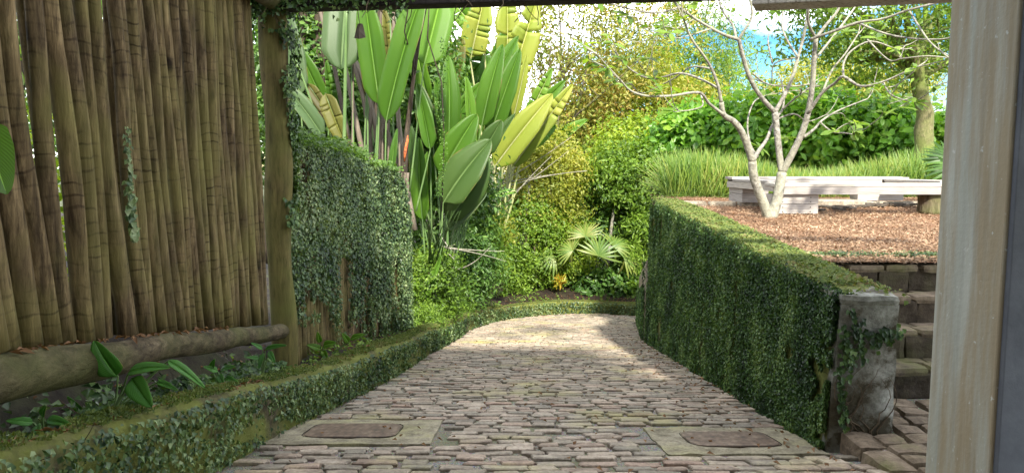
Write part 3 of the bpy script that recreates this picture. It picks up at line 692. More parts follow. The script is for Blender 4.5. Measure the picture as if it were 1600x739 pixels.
# tangle of vines at beam and post
bv = empty('beam_vine', bA, 'tangled leafy vine draped over the dark beam by the corner post', 'vine')
mb = MB()
for k in range(46):
    a = random.random()**1.7*2.3; p = Vector(bA)+ (bC-bA).normalized()*a+Vector((0, -.02, .08)); pts = [p]
    dr_ = Vector((random.gauss(0, .7), random.gauss(-.2, .3), random.gauss(-.2, .5)))
    for q in range(8):
        dr_ += Vector((random.gauss(0, .5), random.gauss(0, .3), random.gauss(-.1, .4))); p = p+dr_.normalized()*.045; 
        if p.z < bA.z-.22: p.z = bA.z-.22
        pts.append(p)
    mb.tube(pts, [.005*(1-q/12)+.0012 for q in range(9)], 4)
mb.build('stem', M['twig'], bv)
pos = []
for _ in range(1500):
    a = random.random()**2.0*1.4; p = Vector(bA)+(bC-bA).normalized()*(a-.12); pos.append((p.x, p.y-.09-random.random()*.06, p.z+random.gauss(.03, .07)-(.12*random.random() if a < .25 else 0)))
n_ = len(pos); leaves('leaf', M['ivy'], pos, rdir(n_)+np.array([0, -1, .4]), rdir(n_)+np.array([0, 0, -.7]), .038, .03, bv)
# dry hanging leaf
mb = MB(); p = P(562, 38, 5.5); rows = [[p+Vector((-.012, 0, .0)), p+Vector((.012, -.012, 0)), p+Vector((.02, 0, 0))], [p+Vector((-.032, .01, -.06)), p+Vector((0, -.035, -.055)), p+Vector((.03, .01, -.05))], [p+Vector((-.04, 0, -.105)), p+Vector((.0, -.03, -.115)), p+Vector((.042, .0, -.10))]]
mb.grid(rows); hg = mb.build('dry_leaf', M['husk']); sol = hg.modifiers.new('t', 'SOLIDIFY'); sol.thickness = .004
tag(hg, 'pale dried folded leaf hanging from the vines under the beam', 'dry leaf')
mb = MB(); mb.tube([p+Vector((0, 0, -.0)), p+Vector((-.01, 0, .08)), p+Vector((.005, -.1, .17)), p+Vector((0, -.35, .25))], .003, 5)

stk = mb.build('stalk', M['twig'], hg)

# ------------------------------------------------------------------ bench
bz = lambda x, y: zt(y)
Bc = hit(1213, 335, bz); Cc = hit(1478, 331, bz); Ac = hit(1163, 319, bz)
ex = Vector((1, -.02, 0)).normalized(); ey = Vector((-ex.y, ex.x, 0)); LX = 2.85; LY = 2.35
zb0 = zt(Bc.y); TOP = zb0+.42
bench = empty('bench', (Bc.x, Bc.y, zb0), 'low square bench of silvery weathered planks round a gap on the mulch', 'bench')
Rb = Matrix.Rotation(math.atan2(ex.y, ex.x), 4, 'Z')
def bp(a, c, z): q = Vector((Bc.x, Bc.y, 0))+ex*a+ey*c; return (q.x, q.y, z+.033*c)
for (a0, a1, c0, c1, lbl) in ((-.06, LX, -.06, .36, 0), (-.06, LX, LY-.36, LY+.06, 0), (-.06, .36, .368, LY-.368, 1), (LX-.42, LX, .368, LY-.368, 1)):
    mb = MB()
    if lbl == 0:
        for k in range(2): w = (c1-c0)/2; mb.box(bp((a0+a1)/2, c0+w*(k+.5), TOP-.02), (a1-a0, w-.008, .04), 0, Rb)
    else:
        for k in range(2): w = (a1-a0)/2; mb.box(bp(a0+w*(k+.5), (c0+c1)/2, TOP-.02), (w-.008, c1-c0, .04), 0, Rb)
    mb.build('seat_plank', M['deck'], bench, False, .004)
for (a, c, sx_, sy_) in ((LX/2-.03, -.045, LX, .035), (LX/2-.03, .35, LX-.8, .035), (LX/2-.03, LY+.045, LX, .035), (LX/2-.03, LY-.35, LX-.8, .035), (-.045, LY/2, .035, LY), (.345, LY/2, .035, LY-.74), (LX-.02, LY/2, .035, LY), (LX-.41, LY/2, .035, LY-.74)):
    mb = MB(); mb.box(bp(a, c, TOP-.042-.05), (sx_-.03, sy_-.03 if sy_ > 1 else sy_, .10), 0, Rb); mb.build('apron_board', M['deck'], bench, False, .004)
mb = MB()
for k in range(2): mb.box(bp(.27, .16, zb0+.0+.135*k+.07), (.60, .34, .130), 0, Rb)
lg = mb.build('leg', M['deck'], bench, False, .004)
mb = MB()
for k in range(2):
    for a in (.08, .46):
        for zz in (.04, .10): 
            mb.tube([bp(a, -.012, zb0+.135*k+zz), bp(a, -.018, zb0+.135*k+zz)], .007, 8)
mb.build('screw', M['beam'], lg)
mb = MB()
for k in range(2): mb.box(bp(.2, LY-.4, zb0+.02+.135*k+.07), (.42, .75, .130), 0, Rb)
mb.build('leg', M['deck'], bench, False, .004)
mb = MB()
for k in range(2): mb.box(bp(LX-.45, LY-.2, zb0+.03+.12*k+.06), (.75, .3, .116), 0, Rb)
mb.build('leg', M['deck'], bench, False, .004)
mb = MB(); q = Vector(bp(2.20, .16, zb0-.02)); mb.tube([q+Vector((0, 0, .31*k/5)) for k in range(6)], [.165, .17, .165, .16, .165, .165], 20, .08); mb.build('leg', M['bark'], bench, True)['label'] = 'round log leg'
# flat stones and round slab under the bench
k = 0
for a in np.linspace(0, 1, 26):
    px = 1278+180*a+random.uniform(-4, 4); py = 329-5*math.sin(a*PI)*.2-7*a+random.uniform(-3, 2); c = hit(px, py, bz); mb = MB()
    mb.block((c.x, c.y, c.z+.015+random.uniform(0, .03)), (random.uniform(.12, .26), random.uniform(.1, .2), random.uniform(.02, .04)), random.uniform(-1, 1), (4, 3, 1), .014, .8, a*40)
    o = mb.build('flat_stone', M['slate']); tag(o, 'dark flat slate stone in the loose line of stones beneath the bench', 'stone', 'flat stones beneath the bench'); k += 1
c = hit(1325, 325, bz); c = c+Vector((.1, .7, 0)); mb = MB(); mb.tube([c+Vector((0, 0, -.02)), c+Vector((0, 0, .09)), c+Vector((0, 0, .10))], [.48, .48, .46], 32, .04)
tag(mb.build('tree_round', M['palestone'], None, False), 'pale flat round slab lying on the mulch beneath the bench', 'round slab')
# pale edging at far edge of the bed
mb = MB(); a = hit(1066, 320, lambda x, y: zt(y)+.04); b_ = Vector((a.x+2.1, a.y+.1, a.z)); x = 0
while x < 6.5: 
    w = random.uniform(.3, .5); mb.block((a.x+x+w/2, a.y+.35, zt(a.y)+.03), (w-.02, .16, .10), random.uniform(-.03, .03), (4, 2, 2), .01, .88, x*3); x += w
tag(mb.build('stone_edging', M['palestone']), 'low row of pale edging stones between the mulch and the long grass', 'edging')
# low green tufts by top step
for px, py, lab in ((1310, 401, 'low tuft of bluish green ground cover at the head of the steps'), (1436, 402, 'small tuft of bluish green ground cover beside the squared stone block')):
    c = hit(px, py, bz); n_ = 1500; wv = .42 if px < 1400 else .16
    pos = np.array(c)+rng.normal(size=(n_, 3))*np.array([wv*.55, .05, .012])+np.array([0, 0, .015])
    tag(leaves('ground_cover_plant', M['ivyb'], pos, rdir(n_)*.6+np.array([0, -.2, 1]), rdir(n_)+np.array([0, 0, .5]), .022, .012), lab, 'plant')

# ------------------------------------------------------------------ tall grass behind the bench
n_ = 15000; px = rng.uniform(1042, 1600, n_); Y = rng.uniform(13.9, 15.15, n_); X = (px-800)/FPX*Y
pos = np.stack([X, Y, .83+.018*(Y-5)-.02+0*X], 1); dirn = rdir(n_)*np.array([.42, .42, .1])+np.array([.05, -.05, 1])
hgt = (.45+.48*rng.random(n_))*(.9+.25*np.sin(X*1.3)*np.cos(Y*1.1)); 
side = rdir(n_); 
tag(leaves('long_grass', M['grass'], pos, side+np.array([0, -1, .3]), dirn, hgt, .018, None, .1, 1, .35), 'long arching grass growing behind the bench', None, None, 'stuff')
# far edge planted grass left part
# ------------------------------------------------------------------ plants: generic bush and tree builders
def bush(name, label, cat, c, r, ncl, per, cr, mat, ls, ws=None, shape=0, stems=5, group=None, stem_mat='bark', flat=1, base_z=None, droop=.2, parts=True):
    e_ = empty(name, (c[0], c[1], base_z if base_z is not None else c[2]-r[2]), label, cat, group)
    p, n_, cc = blob_pts(c, r, ncl, per, cr, flat=flat); k = len(p)
    s_ = ls*(.65+.7*rng.random(k)); w_ = s_*(ws or .5)
    leaves('foliage', M[mat], p, n_+rdir(k)*.75, (p-np.array(c))*.3/np.max(r)+rdir(k)*.8+np.array([0, 0, -.15]), s_, w_, e_, .2, shape, droop)
    mb = MB(); bz_ = e_.location.z
    for q in range(stems):
        tgt = Vector(cc[rng.integers(len(cc))]); b_ = Vector((c[0]+random.gauss(0, r[0]*.18), c[1]+random.gauss(0, r[1]*.18), bz_-.1)); mid = (b_+tgt)/2+Vector((random.gauss(0, .1), random.gauss(0, .1), .15))*r[2]
        mb.tube(cat3(b_, mid, tgt), [.028*r[2]*(1-.75*i/8)*(1.2 if stems < 4 else .8)+.004 for i in range(9)], 6)
    if stems: mb.build('stem', M[stem_mat], e_, True)
    return e_
def cat3(a, b, c): return [(1-t)**2*a+2*t*(1-t)*b+t*t*c for t in [i/8 for i in range(9)]]
def tree(name, label, cat, basep, top, ctr, r, ncl, per, cr, mat, ls, ws=.5, trad=.15, limbs=9, bark='bark', shape=0, group=None, shell=.4, flat=1):
    e_ = empty(name, basep, label, cat, group); basep = Vector(basep); top = Vector(top)
    p, n_, cc = blob_pts(ctr, r, ncl, per, cr, shell, flat); k = len(p); s_ = ls*(.65+.7*rng.random(k))
    leaves('crown', M[mat], p, n_+rdir(k)*.8, rdir(k)+np.array([0, 0, -.4]), s_, s_*ws, e_, .2, shape, .2)
    mb = MB(); pts = [basep.lerp(top, i/9)+Vector((.18*mn.noise(Vector((i*.5, basep.x, 0))), .1*mn.noise(Vector((i*.5, 9, basep.y))), 0))*(i > 0) for i in range(10)]
    mb.tube(pts, [trad*(1.15-.55*i/9) for i in range(10)], 10, .15)
    for q in range(limbs):
        tgt = Vector(cc[rng.integers(len(cc))]); st_ = pts[random.randint(5, 9)]; mid = st_.lerp(tgt, .5)+Vector((random.gauss(0, .12), random.gauss(0, .1), random.gauss(.1, .1)))*(tgt-st_).length
        B_ = cat3(st_, mid, tgt); mb.tube(B_, [trad*.42*(1-.85*i/8)+.004 for i in range(9)], 6)
        for w in range(3):
            t2 = Vector(cc[rng.integers(len(cc))]); s2 = B_[random.randint(3, 7)]
            if (t2-s2).length > max(r)*.8: continue
            mb.tube(cat3(s2, s2.lerp(t2, .5)+Vector((0, 0, .1)), t2), [trad*.17*(1-.8*i/8)+.003 for i in range(9)], 5)
    mb.build('trunk', M[bark], e_, True); return e_
def pc(px, py, Y): p = P(px, py, Y); return (p.x, p.y, p.z)
def prad(w, h, Y, dy): return (w/2/FPX*Y, dy, h/2/FPX*Y)
def pbush(name, label, cat, x0, y0, x1, y1, Y, dy, ncl, per, cr, mat, ls, **k):
    c = pc((x0+x1)/2, (y0+y1)/2, Y); r = prad(x1-x0, y1-y0, Y, dy)
    return bush(name, label, cat, c, r, ncl, per, cr, mat, ls, **k)
# background, centre
tree('thin_leaved_tree', 'tall airy tree with sparse orange tinged leaves showing sky between them', 'tree', pc(850, 460, 24), pc(875, 130, 24), pc(915, 60, 25), (4.2, 2.5, 4.6), 620, 26, .36, 'gairy', .16, .42, .10, 12, 'bark', shell=.15)
tree('feathery_tree', 'slim feathery bright green tree rising behind the bare branched tree', 'tree', pc(1080, 330, 30), pc(1082, 120, 30), pc(1080, 105, 30), (1.9, 2, 3.4), 230, 60, .36, 'gmid', .16, .28, .12, 8)
tree('feathery_tree', 'second slim feathery tree showing beside the sky right of the first', 'tree', pc(1135, 330, 33), pc(1140, 150, 33), pc(1140, 150, 33), (1.5, 1.5, 3.2), 90, 50, .36, 'gmid', .16, .28, .1, 6)
tree('yellow_green_tree', 'rounded yellow green sunlit tree in the middle beyond the bend', 'tree', pc(1000, 420, 27), pc(1000, 230, 27), pc(1010, 195, 27), (3.6, 2.5, 2.7), 260, 70, .40, 'gyellow', .17, .4, .15, 8)
tree('lime_tree', 'tall lime green tree rising in the middle behind the bright bush', 'tree', pc(975, 400, 29), pc(975, 200, 29), pc(985, 185, 29), (2.7, 2.2, 3.0), 240, 60, .38, 'gbright', .17, .4, .12, 8)
tree('lime_tree', 'airy yellow green tree standing behind the torn yellow leaves', 'tree', pc(875, 400, 27), pc(875, 240, 27), pc(880, 230, 27), (2.0, 2.0, 2.4), 170, 45, .36, 'gyellow', .15, .4, .10, 8)
pbush('bright_bush', 'broad bright green bush filling the gap above the lane bend', 'bush', 890, 190, 1080, 360, 23, 1.6, 210, 75, .30, 'gbright', .14, stems=4)
pbush('green_shrub', 'mid green leafy shrub standing left of the tall wall end', 'bush', 925, 225, 1050, 340, 20.5, 1.2, 150, 80, .24, 'gmid', .12, stems=4)
pbush('dark_shrub', 'dark green shrub right behind the tall wall end', 'bush', 905, 270, 1040, 420, 21, 1.1, 170, 70, .22, 'gdark', .12, stems=7)
pbush('glossy_shrub', 'small glossy bright shrub against the far end of the tall wall', 'bush', 975, 330, 1040, 440, 19.6, .6, 60, 60, .16, 'gmid', .13, shape=1, ws=.28)
pbush('yellow_shrub', 'tall yellow green shrub lit by sun right of the yellow fan clump', 'bush', 785, 195, 925, 385, 20.6, 1.1, 240, 70, .22, 'gyellow', .10, stems=8)
pbush('tangled_shrub', 'tangled twiggy green shrub under the yellow leaves behind the kerb bend', 'bush', 770, 300, 890, 470, 20, .9, 190, 75, .20, 'gmid', .09, stems=12, base_z=-1.9)
pbush('lower_shrub', 'low dense green shrub beside the fan palm over the far kerb', 'bush', 820, 320, 930, 460, 20.3, .8, 130, 70, .20, 'gbright', .09, stems=7, base_z=-1.9)
pbush('low_leafy_plant', 'dark low leafy plant hugging the far kerb behind the lane bend', 'plant', 905, 425, 1005, 478, 19.6, .5, 70, 45, .13, 'gdark', .14, shape=1, ws=.45, stems=0)
pbush('low_green_plant', 'bright low leafy plant by the tall wall at the far kerb', 'plant', 960, 440, 1012, 482, 19.2, .4, 30, 45, .10, 'gmid', .15, shape=1, ws=.55, stems=0)
# slim trunks of the shrubs
for px, py0, py1, Y, lab in ((815, 462, 290, 19.6, 'slim pale leaning trunk standing in the shrubs behind the kerb bend'), (948, 470, 320, 20, 'thin grey trunk in the dark shrub left of the tall wall')):
    mb = MB(); a = Vector(pc(px, py0, Y)); b_ = Vector(pc(px+12, py1, Y)); mb.tube(cat3(a, a.lerp(b_, .5)+Vector((-.1, 0, 0)), b_), [.07-.004*i for i in range(9)], 8, .1)
    tag(mb.build('sapling', M['frang'], None, True), lab, 'trunk')
# right background
tree('broad_crowned_tree', 'tall tree with mossy trunk and leafy crown behind the right end of the bench', 'tree', (P(1450, 262, 15).x, 15, .95), pc(1430, 70, 15), pc(1400, -20, 15.6), (3.4, 2.4, 2.0), 300, 52, .28, 'gmid', .13, .4, .19, 13, 'barkmoss')
pos = []
tb, tt = Vector(pc(1450, 262, 16.5)), Vector(pc(1430, 70, 16.5))
hedge = [(1020, 165, 1150, 262, 21, 'gsea', 'leftmost of the glossy round leaved shrubs behind the grass'), (1110, 150, 1240, 262, 20, 'gsea', 'glossy round leaved shrub behind the trunks of the bare branched tree'),
         (1225, 145, 1350, 262, 19.5, 'gsea', 'glossy round leaved shrub behind the middle of the bench'), (1320, 160, 1440, 262, 19, 'gsea', 'glossy dark limbed shrub just left of the mossy trunk'), (1440, 175, 1540, 262, 18.5, 'gsea', 'glossy round leaved shrub just right of the mossy trunk')]
for x0, y0, x1, y1, Y, mt, lab in hedge:
    pbush('round_leaved_shrub', lab, 'shrub', x0, y0, x1, y1+12, Y, 1.2, 170, 30, .24, mt, .20, shape=1, ws=.55, stems=8, stem_mat='barkdark', group='glossy shrubs behind the long grass', droop=.1, base_z=-2.0)
tree('distant_tree', 'pale green distant tree behind the glossy shrubs at the middle of the bench', 'tree', pc(1290, 300, 34), pc(1290, 150, 34), pc(1290, 160, 34), (3.6, 2.5, 2.2), 190, 60, .40, 'gyellow', .18, .4, .15, 8)
tree('distant_tree', 'pale green distant tree behind the mossy trunk', 'tree', pc(1390, 300, 36), pc(1400, 120, 36), pc(1385, 110, 36), (3.0, 2.5, 2.6), 150, 55, .40, 'gyellow', .18, .4, .15, 8)
# spiky palm leaf at the right end of grass
def fan(name, label, cat, c, stems, mat='frond', group=None):
    e_ = empty(name, c, label, cat, group); c = Vector(c)
    for (tip, R_, facing, roll, nseg, spread) in stems:
        tip = Vector(tip); mb = MB(); mb.tube(cat3(c, c.lerp(tip, .5)+Vector((0, 0, .12)), tip), .009, 5); mb.build('leaf_stalk', M['stem'], e_, True)
        f = Vector(facing).normalized(); up = (tip-c).normalized(); up = (up-f*up.dot(f)).normalized(); sd_ = up.cross(f)
        pos = []; al = []; nr = []
        for k in range(nseg):
            a = roll+spread*(k/(nseg-1)-.5); al.append(up*math.cos(a)+sd_*math.sin(a)+f*.12*random.random()); pos.append(tip); nr.append(f+sd_*.5*(1 if k % 2 else -1))
        n_ = len(pos); leaves('leaf_blade', M[mat], pos, nr, al, R_*(.85+.25*rng.random(n_)), R_*.10, e_, .12, 1, .45)
    return e_
fb = pc(925, 445, 19.6)
fan('fan_palm', 'fan palm with spread yellowish fronds over the kerb at the lane bend', 'palm', fb,
    [(pc(915, 370, 19.2), .5, (-.1, -1, .5), .1, 34, 3.6), (pc(958, 385, 19.0), .5, (.3, -1, .6), .5, 34, 3.4), (pc(895, 392, 18.900000000000002), .45, (-.4, -1, .5), -.7, 30, 3.2), (pc(975, 405, 19.1), .55, (.5, -1, .3), .9, 26, 3), (pc(935, 400, 18.7), .6, (0, -1, .2), .2, 26, 3.4), (pc(865, 400, 19.3), .55, (-.2, -1, .4), -1.2, 24, 2.6)])
fan('fan_palm', 'dark spiky palm fronds at the right end of the grass beside the column', 'palm', pc(1500, 275, 12.5), [(pc(1492, 252, 12.4), .50, (-.2, -1, .3), -.9, 26, 2.6), (pc(1505, 262, 12.2), .55, (-.2, -1, .3), -1.3, 24, 2.4)], 'gdark')
# croton
c = pc(873, 440, 19.2); n_ = 60
tag(leaves('croton', M['croton'], np.array(c)+rng.normal(size=(n_, 3))*.05, rdir(n_), rdir(n_)+np.array([0, -.2, .6]), .20, .035, None, .1, 1, .3), 'small yellow and orange leaved plant at the foot of the fan palm', 'plant')
# ------------------------------------------------------------------ left side plants
def z_b(px, py, Y): return pc(px, py, Y)
pbush('leafy_shrub', 'green leafy shrub behind the kerb just past the ivy screen', 'shrub', 632, 385, 725, 500, 12.9, .5, 120, 65, .12, 'gmid', .065, stems=6)
pbush('leafy_shrub', 'glossy green shrub below the broad leaved clump behind the kerb', 'shrub', 680, 350, 775, 480, 15.6, .6, 140, 60, .14, 'gdark', .09, stems=6, shape=1, ws=.35)
pbush('leafy_shrub', 'bright shrub with narrow leaves in front of the yellow clump', 'shrub', 700, 330, 790, 455, 17.3, .5, 120, 60, .15, 'gmid', .12, stems=5, shape=1, ws=.22)
pbush('leafy_shrub', 'yellow flowering leafy shrub at the foot of the yellow clump', 'shrub', 735, 330, 800, 385, 18.3, .4, 50, 50, .12, 'gyellow', .10, stems=4)
pbush('leafy_shrub', 'shady green shrub between the yellow clump and the kerb bend', 'shrub', 735, 385, 830, 478, 19.2, .7, 110, 60, .15, 'gmid', .09, stems=6)
pbush('fern_patch', 'soft bright ferny plant spilling over the kerb after the ivy screen', 'fern', 622, 478, 700, 525, 11.5, .35, 90, 55, .07, 'gmid', .035, stems=0)
pbush('fern_patch', 'small fine leaved plant at the kerb foot of the leafy shrubs', 'fern', 690, 455, 745, 505, 15, .3, 45, 50, .07, 'gmid', .04, stems=0)
# dark thicket behind the screen and fence
pbush('dark_thicket', 'dark leafy thicket behind the broad leaves above the ivy screen', 'thicket', 420, 10, 560, 300, 14.4, 1.2, 330, 50, .25, 'gdark', .13, stems=9, stem_mat='barkdark')
pbush('dark_thicket', 'dark leafy thicket behind the tall leaf stalks in the middle of the left side', 'thicket', 540, 0, 700, 300, 15.6, 1.3, 380, 50, .28, 'gdark', .14, stems=9, stem_mat='barkdark')
pbush('dark_thicket', 'dark mass of leaves behind the broad leaved clump', 'thicket', 620, 220, 770, 420, 16.4, 1.0, 230, 45, .28, 'gdark', .13, stems=6, stem_mat='barkdark')
bush('back_shrub', 'bright green shrub showing through the gaps of the pole fence', 'shrub', (-3.6, 3.4, 1.3), (.7, 2.6, 1.3), 140, 40, .16, 'gbright', .08, stems=4, base_z=.3)
for px, w_, lab in ((472, .10, 'dark shaggy trunk behind the leaves just right of the corner post'), (497, .15, 'thick dark shaggy trunk rising behind the ivy screen'), (590, .13, 'dark shaggy trunk between the tall green leaf stalks')):
    mb = MB(); a_ = P(px, 330, 13.6); b_ = P(px+random.uniform(-8, 8), -60, 13.6); mb.tube([a_.lerp(b_, i/14)+Vector((.03*math.sin(i*1.3), 0, 0)) for i in range(15)], [w_*(1-.02*i) for i in range(15)], 10, .5)
    tag(mb.build('shaggy_trunk', M['barkdark'], None, True), lab, 'trunk')
for (x, y, r_, lab) in ((-5.6, 16.5, 2.0, 'dark tree behind the ivy screen'), (-8.5, 12.5, 2.6, 'dark tree at the back of the left bank')):
    tree('dark_tree', lab, 'tree', (x, y, -.6), (x, y, 3.4), (x, y, 3.6), (r_, r_, 2.4), 260, 45, .35, 'gdark', .14, .5, .13, 8, 'barkdark')
# ------------------------------------------------------------------ broad leaves
def blade(mb, B, T, w, facing, fold=.25, sag=.1, torn=0, tipr=.5, twist=0, n=26):
    """blade along B->T; returns midrib points"""
    w *= .92; torn = 0 if torn < .2 else torn
    B, T = Vector(B), Vector(T); L = (T-B).length; d = (T-B).normalized(); f = Vector(facing); f = (f-d*f.dot(d)).normalized(); s = d.cross(f)
    if mb.uv is None: mb.uv = []
    mid = []; prof = []
    for i in range(n+1):
        t = i/n; mid.append(B+d*L*t-f*sag*L*(1-(2*t-1)**2)*-1*.5+Vector((0, 0, -.25*sag*L*t*t)))
        a = min(1, t/.16)**.5; b_ = max(0, (1-t)/tipr)**.55 if t > 1-tipr else 1; prof.append(max(.02, a*b_))
    for sgn in (-1, 1):
        i = 0
        while i < n:
            seg = n-i if torn == 0 else min(n-i, max(2, int(random.expovariate(1/(7*(1-torn)+2)))+1))
            dr_ = random.uniform(-.35, .1)*torn*torn; sl_ = random.uniform(-.1, .15)*torn
            rows = []; uvr = []
            for k in range(i, i+seg+1):
                g = .0 if torn == 0 else (.22*torn/n*L*(1 if k == i+seg else (-1 if k == i else 0)))
                r_ = []; 
                for j in range(4):
                    u = j/3; tw = twist*(k/n)
                    off = s*sgn*math.cos(fold+tw*sgn)*w/2*prof[k]*u + f*(math.sin(fold)*w/2*prof[k]*(u+dr_*u*u))
                    r_.append(mid[k]+off-d*g*u+d*(.06*w*u+sl_*w*u)); uvr.append((sgn*u, k/n*L))
                rows.append(r_)
            mb.grid(rows if sgn > 0 else rows); mb.uv += uvr
            i += seg
    return mid
CLUMP = {}
def bigleaf(parent, stem_px, B_px, T_px, wpx, Y, mat, facing=(0, -1, .25), dB=0, dT=0, torn=0, fold=.25, sag=.08, tipr=.5, smat='stem', sr=.016, twist=0):
    B = P(B_px[0], B_px[1], Y+dB); T = P(T_px[0], T_px[1], Y+dT); mb = MB(); f = Vector(facing)+Vector((random.gauss(0, .15), 0, random.gauss(0, .1)))
    mid = blade(mb, B, T, wpx/FPX*Y, f, fold, sag, torn, tipr, twist); o = mb.build('leaf_blade', M[mat], parent, True)
    o.modifiers.new('t', 'SOLIDIFY').thickness = .002
    sb = P(stem_px[0], stem_px[1], Y) if stem_px else B
    mb = MB(); pts = (cat3(sb, sb.lerp(B, .55)+Vector((0, .02, .0)), B)[:-1] if stem_px else [])+[m_+Vector(f).normalized()*-.006 for m_ in mid[::3]]
    nn_ = len(pts); mb.tube(pts, [max(.003, sr*(1-.8*(i/nn_)**1.3)) for i in range(nn_)], 8); mb.build('leaf_stalk', M[smat], parent, True)
cA = empty('broad_leaved_plant', P(560, 330, 11.6), 'clump of huge upright paddle leaves on long stalks behind the ivy screen', 'plant', 'paddle leaved clumps on the left bank')
for a in [((537, 300), (541, 30), None, 0),]: pass
bigleaf(cA, None, (541, -12), (533, 104), 68, 11.4, 'bananagrey', (.1, -1, .1), 0, -.1, 0, .12, .05, .22)
mb = MB(); mb.tube(cat3(P(537, 330, 11.35), P(538, 180, 11.3), P(542, -12.1, 11.25)), [.034-.0015*i for i in range(9)], 8); mb.build('leaf_stalk', M['stem'], cA, True)
bigleaf(cA, (585, 340), (593, 166), (568, -20), 46, 11.2, 'banana', (.15, -1, .05), 0, -.2, 0, .22, .05, .4)
bigleaf(cA, (600, 350), (603, 192), (664, -25), 50, 11.1, 'banana', (-.2, -1, .1), 0, -.2, 0, .3, .08, .3)
bigleaf(cA, (640, 300), (662, 104), (690, -12.1), 62, 11.9, 'bananalime', (.2, -1, .2), 0, .2, 0, .2, .08, .3)
bigleaf(cA, (470, 300), (505, 215), (432, 118), 34, 10.7, 'bananagrey', (.5, -1, .6), 0, -.2, 0, .35, .12)
mb = MB(); mb.tube(cat3(P(462, 95, 10.7), P(485, 150, 10.8), P(512, 240, 10.9)), .017, 7); mb.build('leaf_stalk', M['stem'], cA, True)
bigleaf(cA, (480, 300), (468, 150), (452, 20), 34, 11.9, 'bananagrey', (.3, -1, .1), 0, 0, 0, .3, .05)
bigleaf(cA, (530, 300), (508, 145), (545, 235), 34, 11.6, 'bananaold', (-.2, -1, .5), 0, 0, .4, .4, .1)
bigleaf(cA, (520, 290), (480, 130), (530, 200), 22, 12.0, 'bananaold', (-.2, -1, .5), 0, 0, .3, .4, .1)
bigleaf(cA, (608, 330), (611, 282), (621, 200), 15, 11.0, 'banana', (0, -1, 0))
bigleaf(cA, (650, 330), (672, 235), (652, 130), 30, 12.0, 'banana', (.4, -1, 0), 0, 0, 0, .5)
bigleaf(cA, (560, 330), (610, 120), (600, 12.1), 26, 12.3, 'bananaold', (.4, -1, 0), 0, 0, .3, .5)
for px in (553, 569, 575, 583, 598, 606, 615, 590, 625, 548):
    mb = MB(); top = random.uniform(30, 150); mb.tube(cat3(P(px, 380, 11.5), P(px+random.uniform(-3, 3), 240, 11.5), P(px+random.uniform(-8, 12.1), top, 11.6)), [.022-.0015*i for i in range(9)], 7)
    mb.build('leaf_stalk', M['stem' if random.random() < .6 else 'husk'], cA, True)
mb = MB()
for q in range(7): mb.tube(cat3(P(605+random.uniform(-60, 50), 360, 12.1), P(600+random.uniform(-60, 50), 200, 12.2), P(560+random.uniform(-60, 70), 20, 12.3)), [.06*(1-.07*i) for i in range(9)], 7, .3)
mb.build('dead_sheath', M['husk'], cA, True)
cB = empty('broad_leaved_plant', P(690, 470, 13.2), 'leafy clump of broad dark paddle leaves beside the dark trunk with an orange scar', 'plant', 'paddle leaved clumps on the left bank')
Y = 13.2
for (sp, B, T, w, dy, mt, fc, fo, torn) in (
    ((690, 450), (700, 240), (700, 85), 40, .6, 'banana', (0, -1, 0), .15, 0), ((695, 450), (735, 215), (728, 118), 22, .5, 'bananalime', (.4, -1, .1), .4, 0),
    ((700, 450), (752, 200), (785, 68), 38, .8, 'banana', (-.2, -1, .1), .25, 0), ((705, 450), (765, 215), (812, 75), 38, 1.0, 'banana', (.1, -1, .1), .25, .1),
    ((688, 450), (688, 275), (744, 178), 52, .2, 'banana', (.1, -1, .45), .2, 0), ((686, 450), (692, 318), (765, 218), 66, -.3, 'bananadark', (-.15, -1, .5), .15, .05),
    ((668, 460), (660, 345), (655, 213), 34, -.1, 'banana', (.2, -1, .1), .35, 0), ((684, 460), (662, 350), (668, 235), 22, .1, 'banana', (-.3, -1, .1), .5, 0),
    ((695, 460), (700, 345), (762, 245), 54, .1, 'bananadark', (.5, -1, .4), .3, 0), ((676, 450), (672, 225), (655, 130), 34, 1.0, 'bananadark', (.3, -1, 0), .3, 0),
    ((700, 450), (755, 240), (783, 188), 34, .5, 'bananadark', (.1, -1, .3), .2, 0), ((660, 480), (663, 472), (690, 395), 13, -.6, 'bananalime', (.3, -1, .2), .4, 0),
    ((672, 450), (650, 300), (640, 190), 24, .9, 'bananadark', (.2, -1, 0), .3, 0), ((700, 455), (700, 360), (760, 300), 26, .2, 'bananagrey', (.2, -1, .8), .3, 0)):
    bigleaf(cB, sp, B, T, w, Y+dy, mt, fc, 0, -.15, torn, fo, .10, .45, 'stem', .02)
mb = MB()
for q in range(9): mb.tube(cat3(P(675+random.uniform(-15, 25), 480, 13.4), P(672+random.uniform(-15, 25), 420, 13.4), P(680+random.uniform(-20, 40), 330, 11.2)), [.032*(1-.115*i) for i in range(9)], 7, .2)
mb.build('leaf_stalk', M['stem'], cB, True)
cC = empty('broad_leaved_plant', P(775, 370, 18.6), 'sunlit clump of torn yellow green paddle leaves fanning out in the middle', 'plant', 'paddle leaved clumps on the left bank')
Y = 18.6
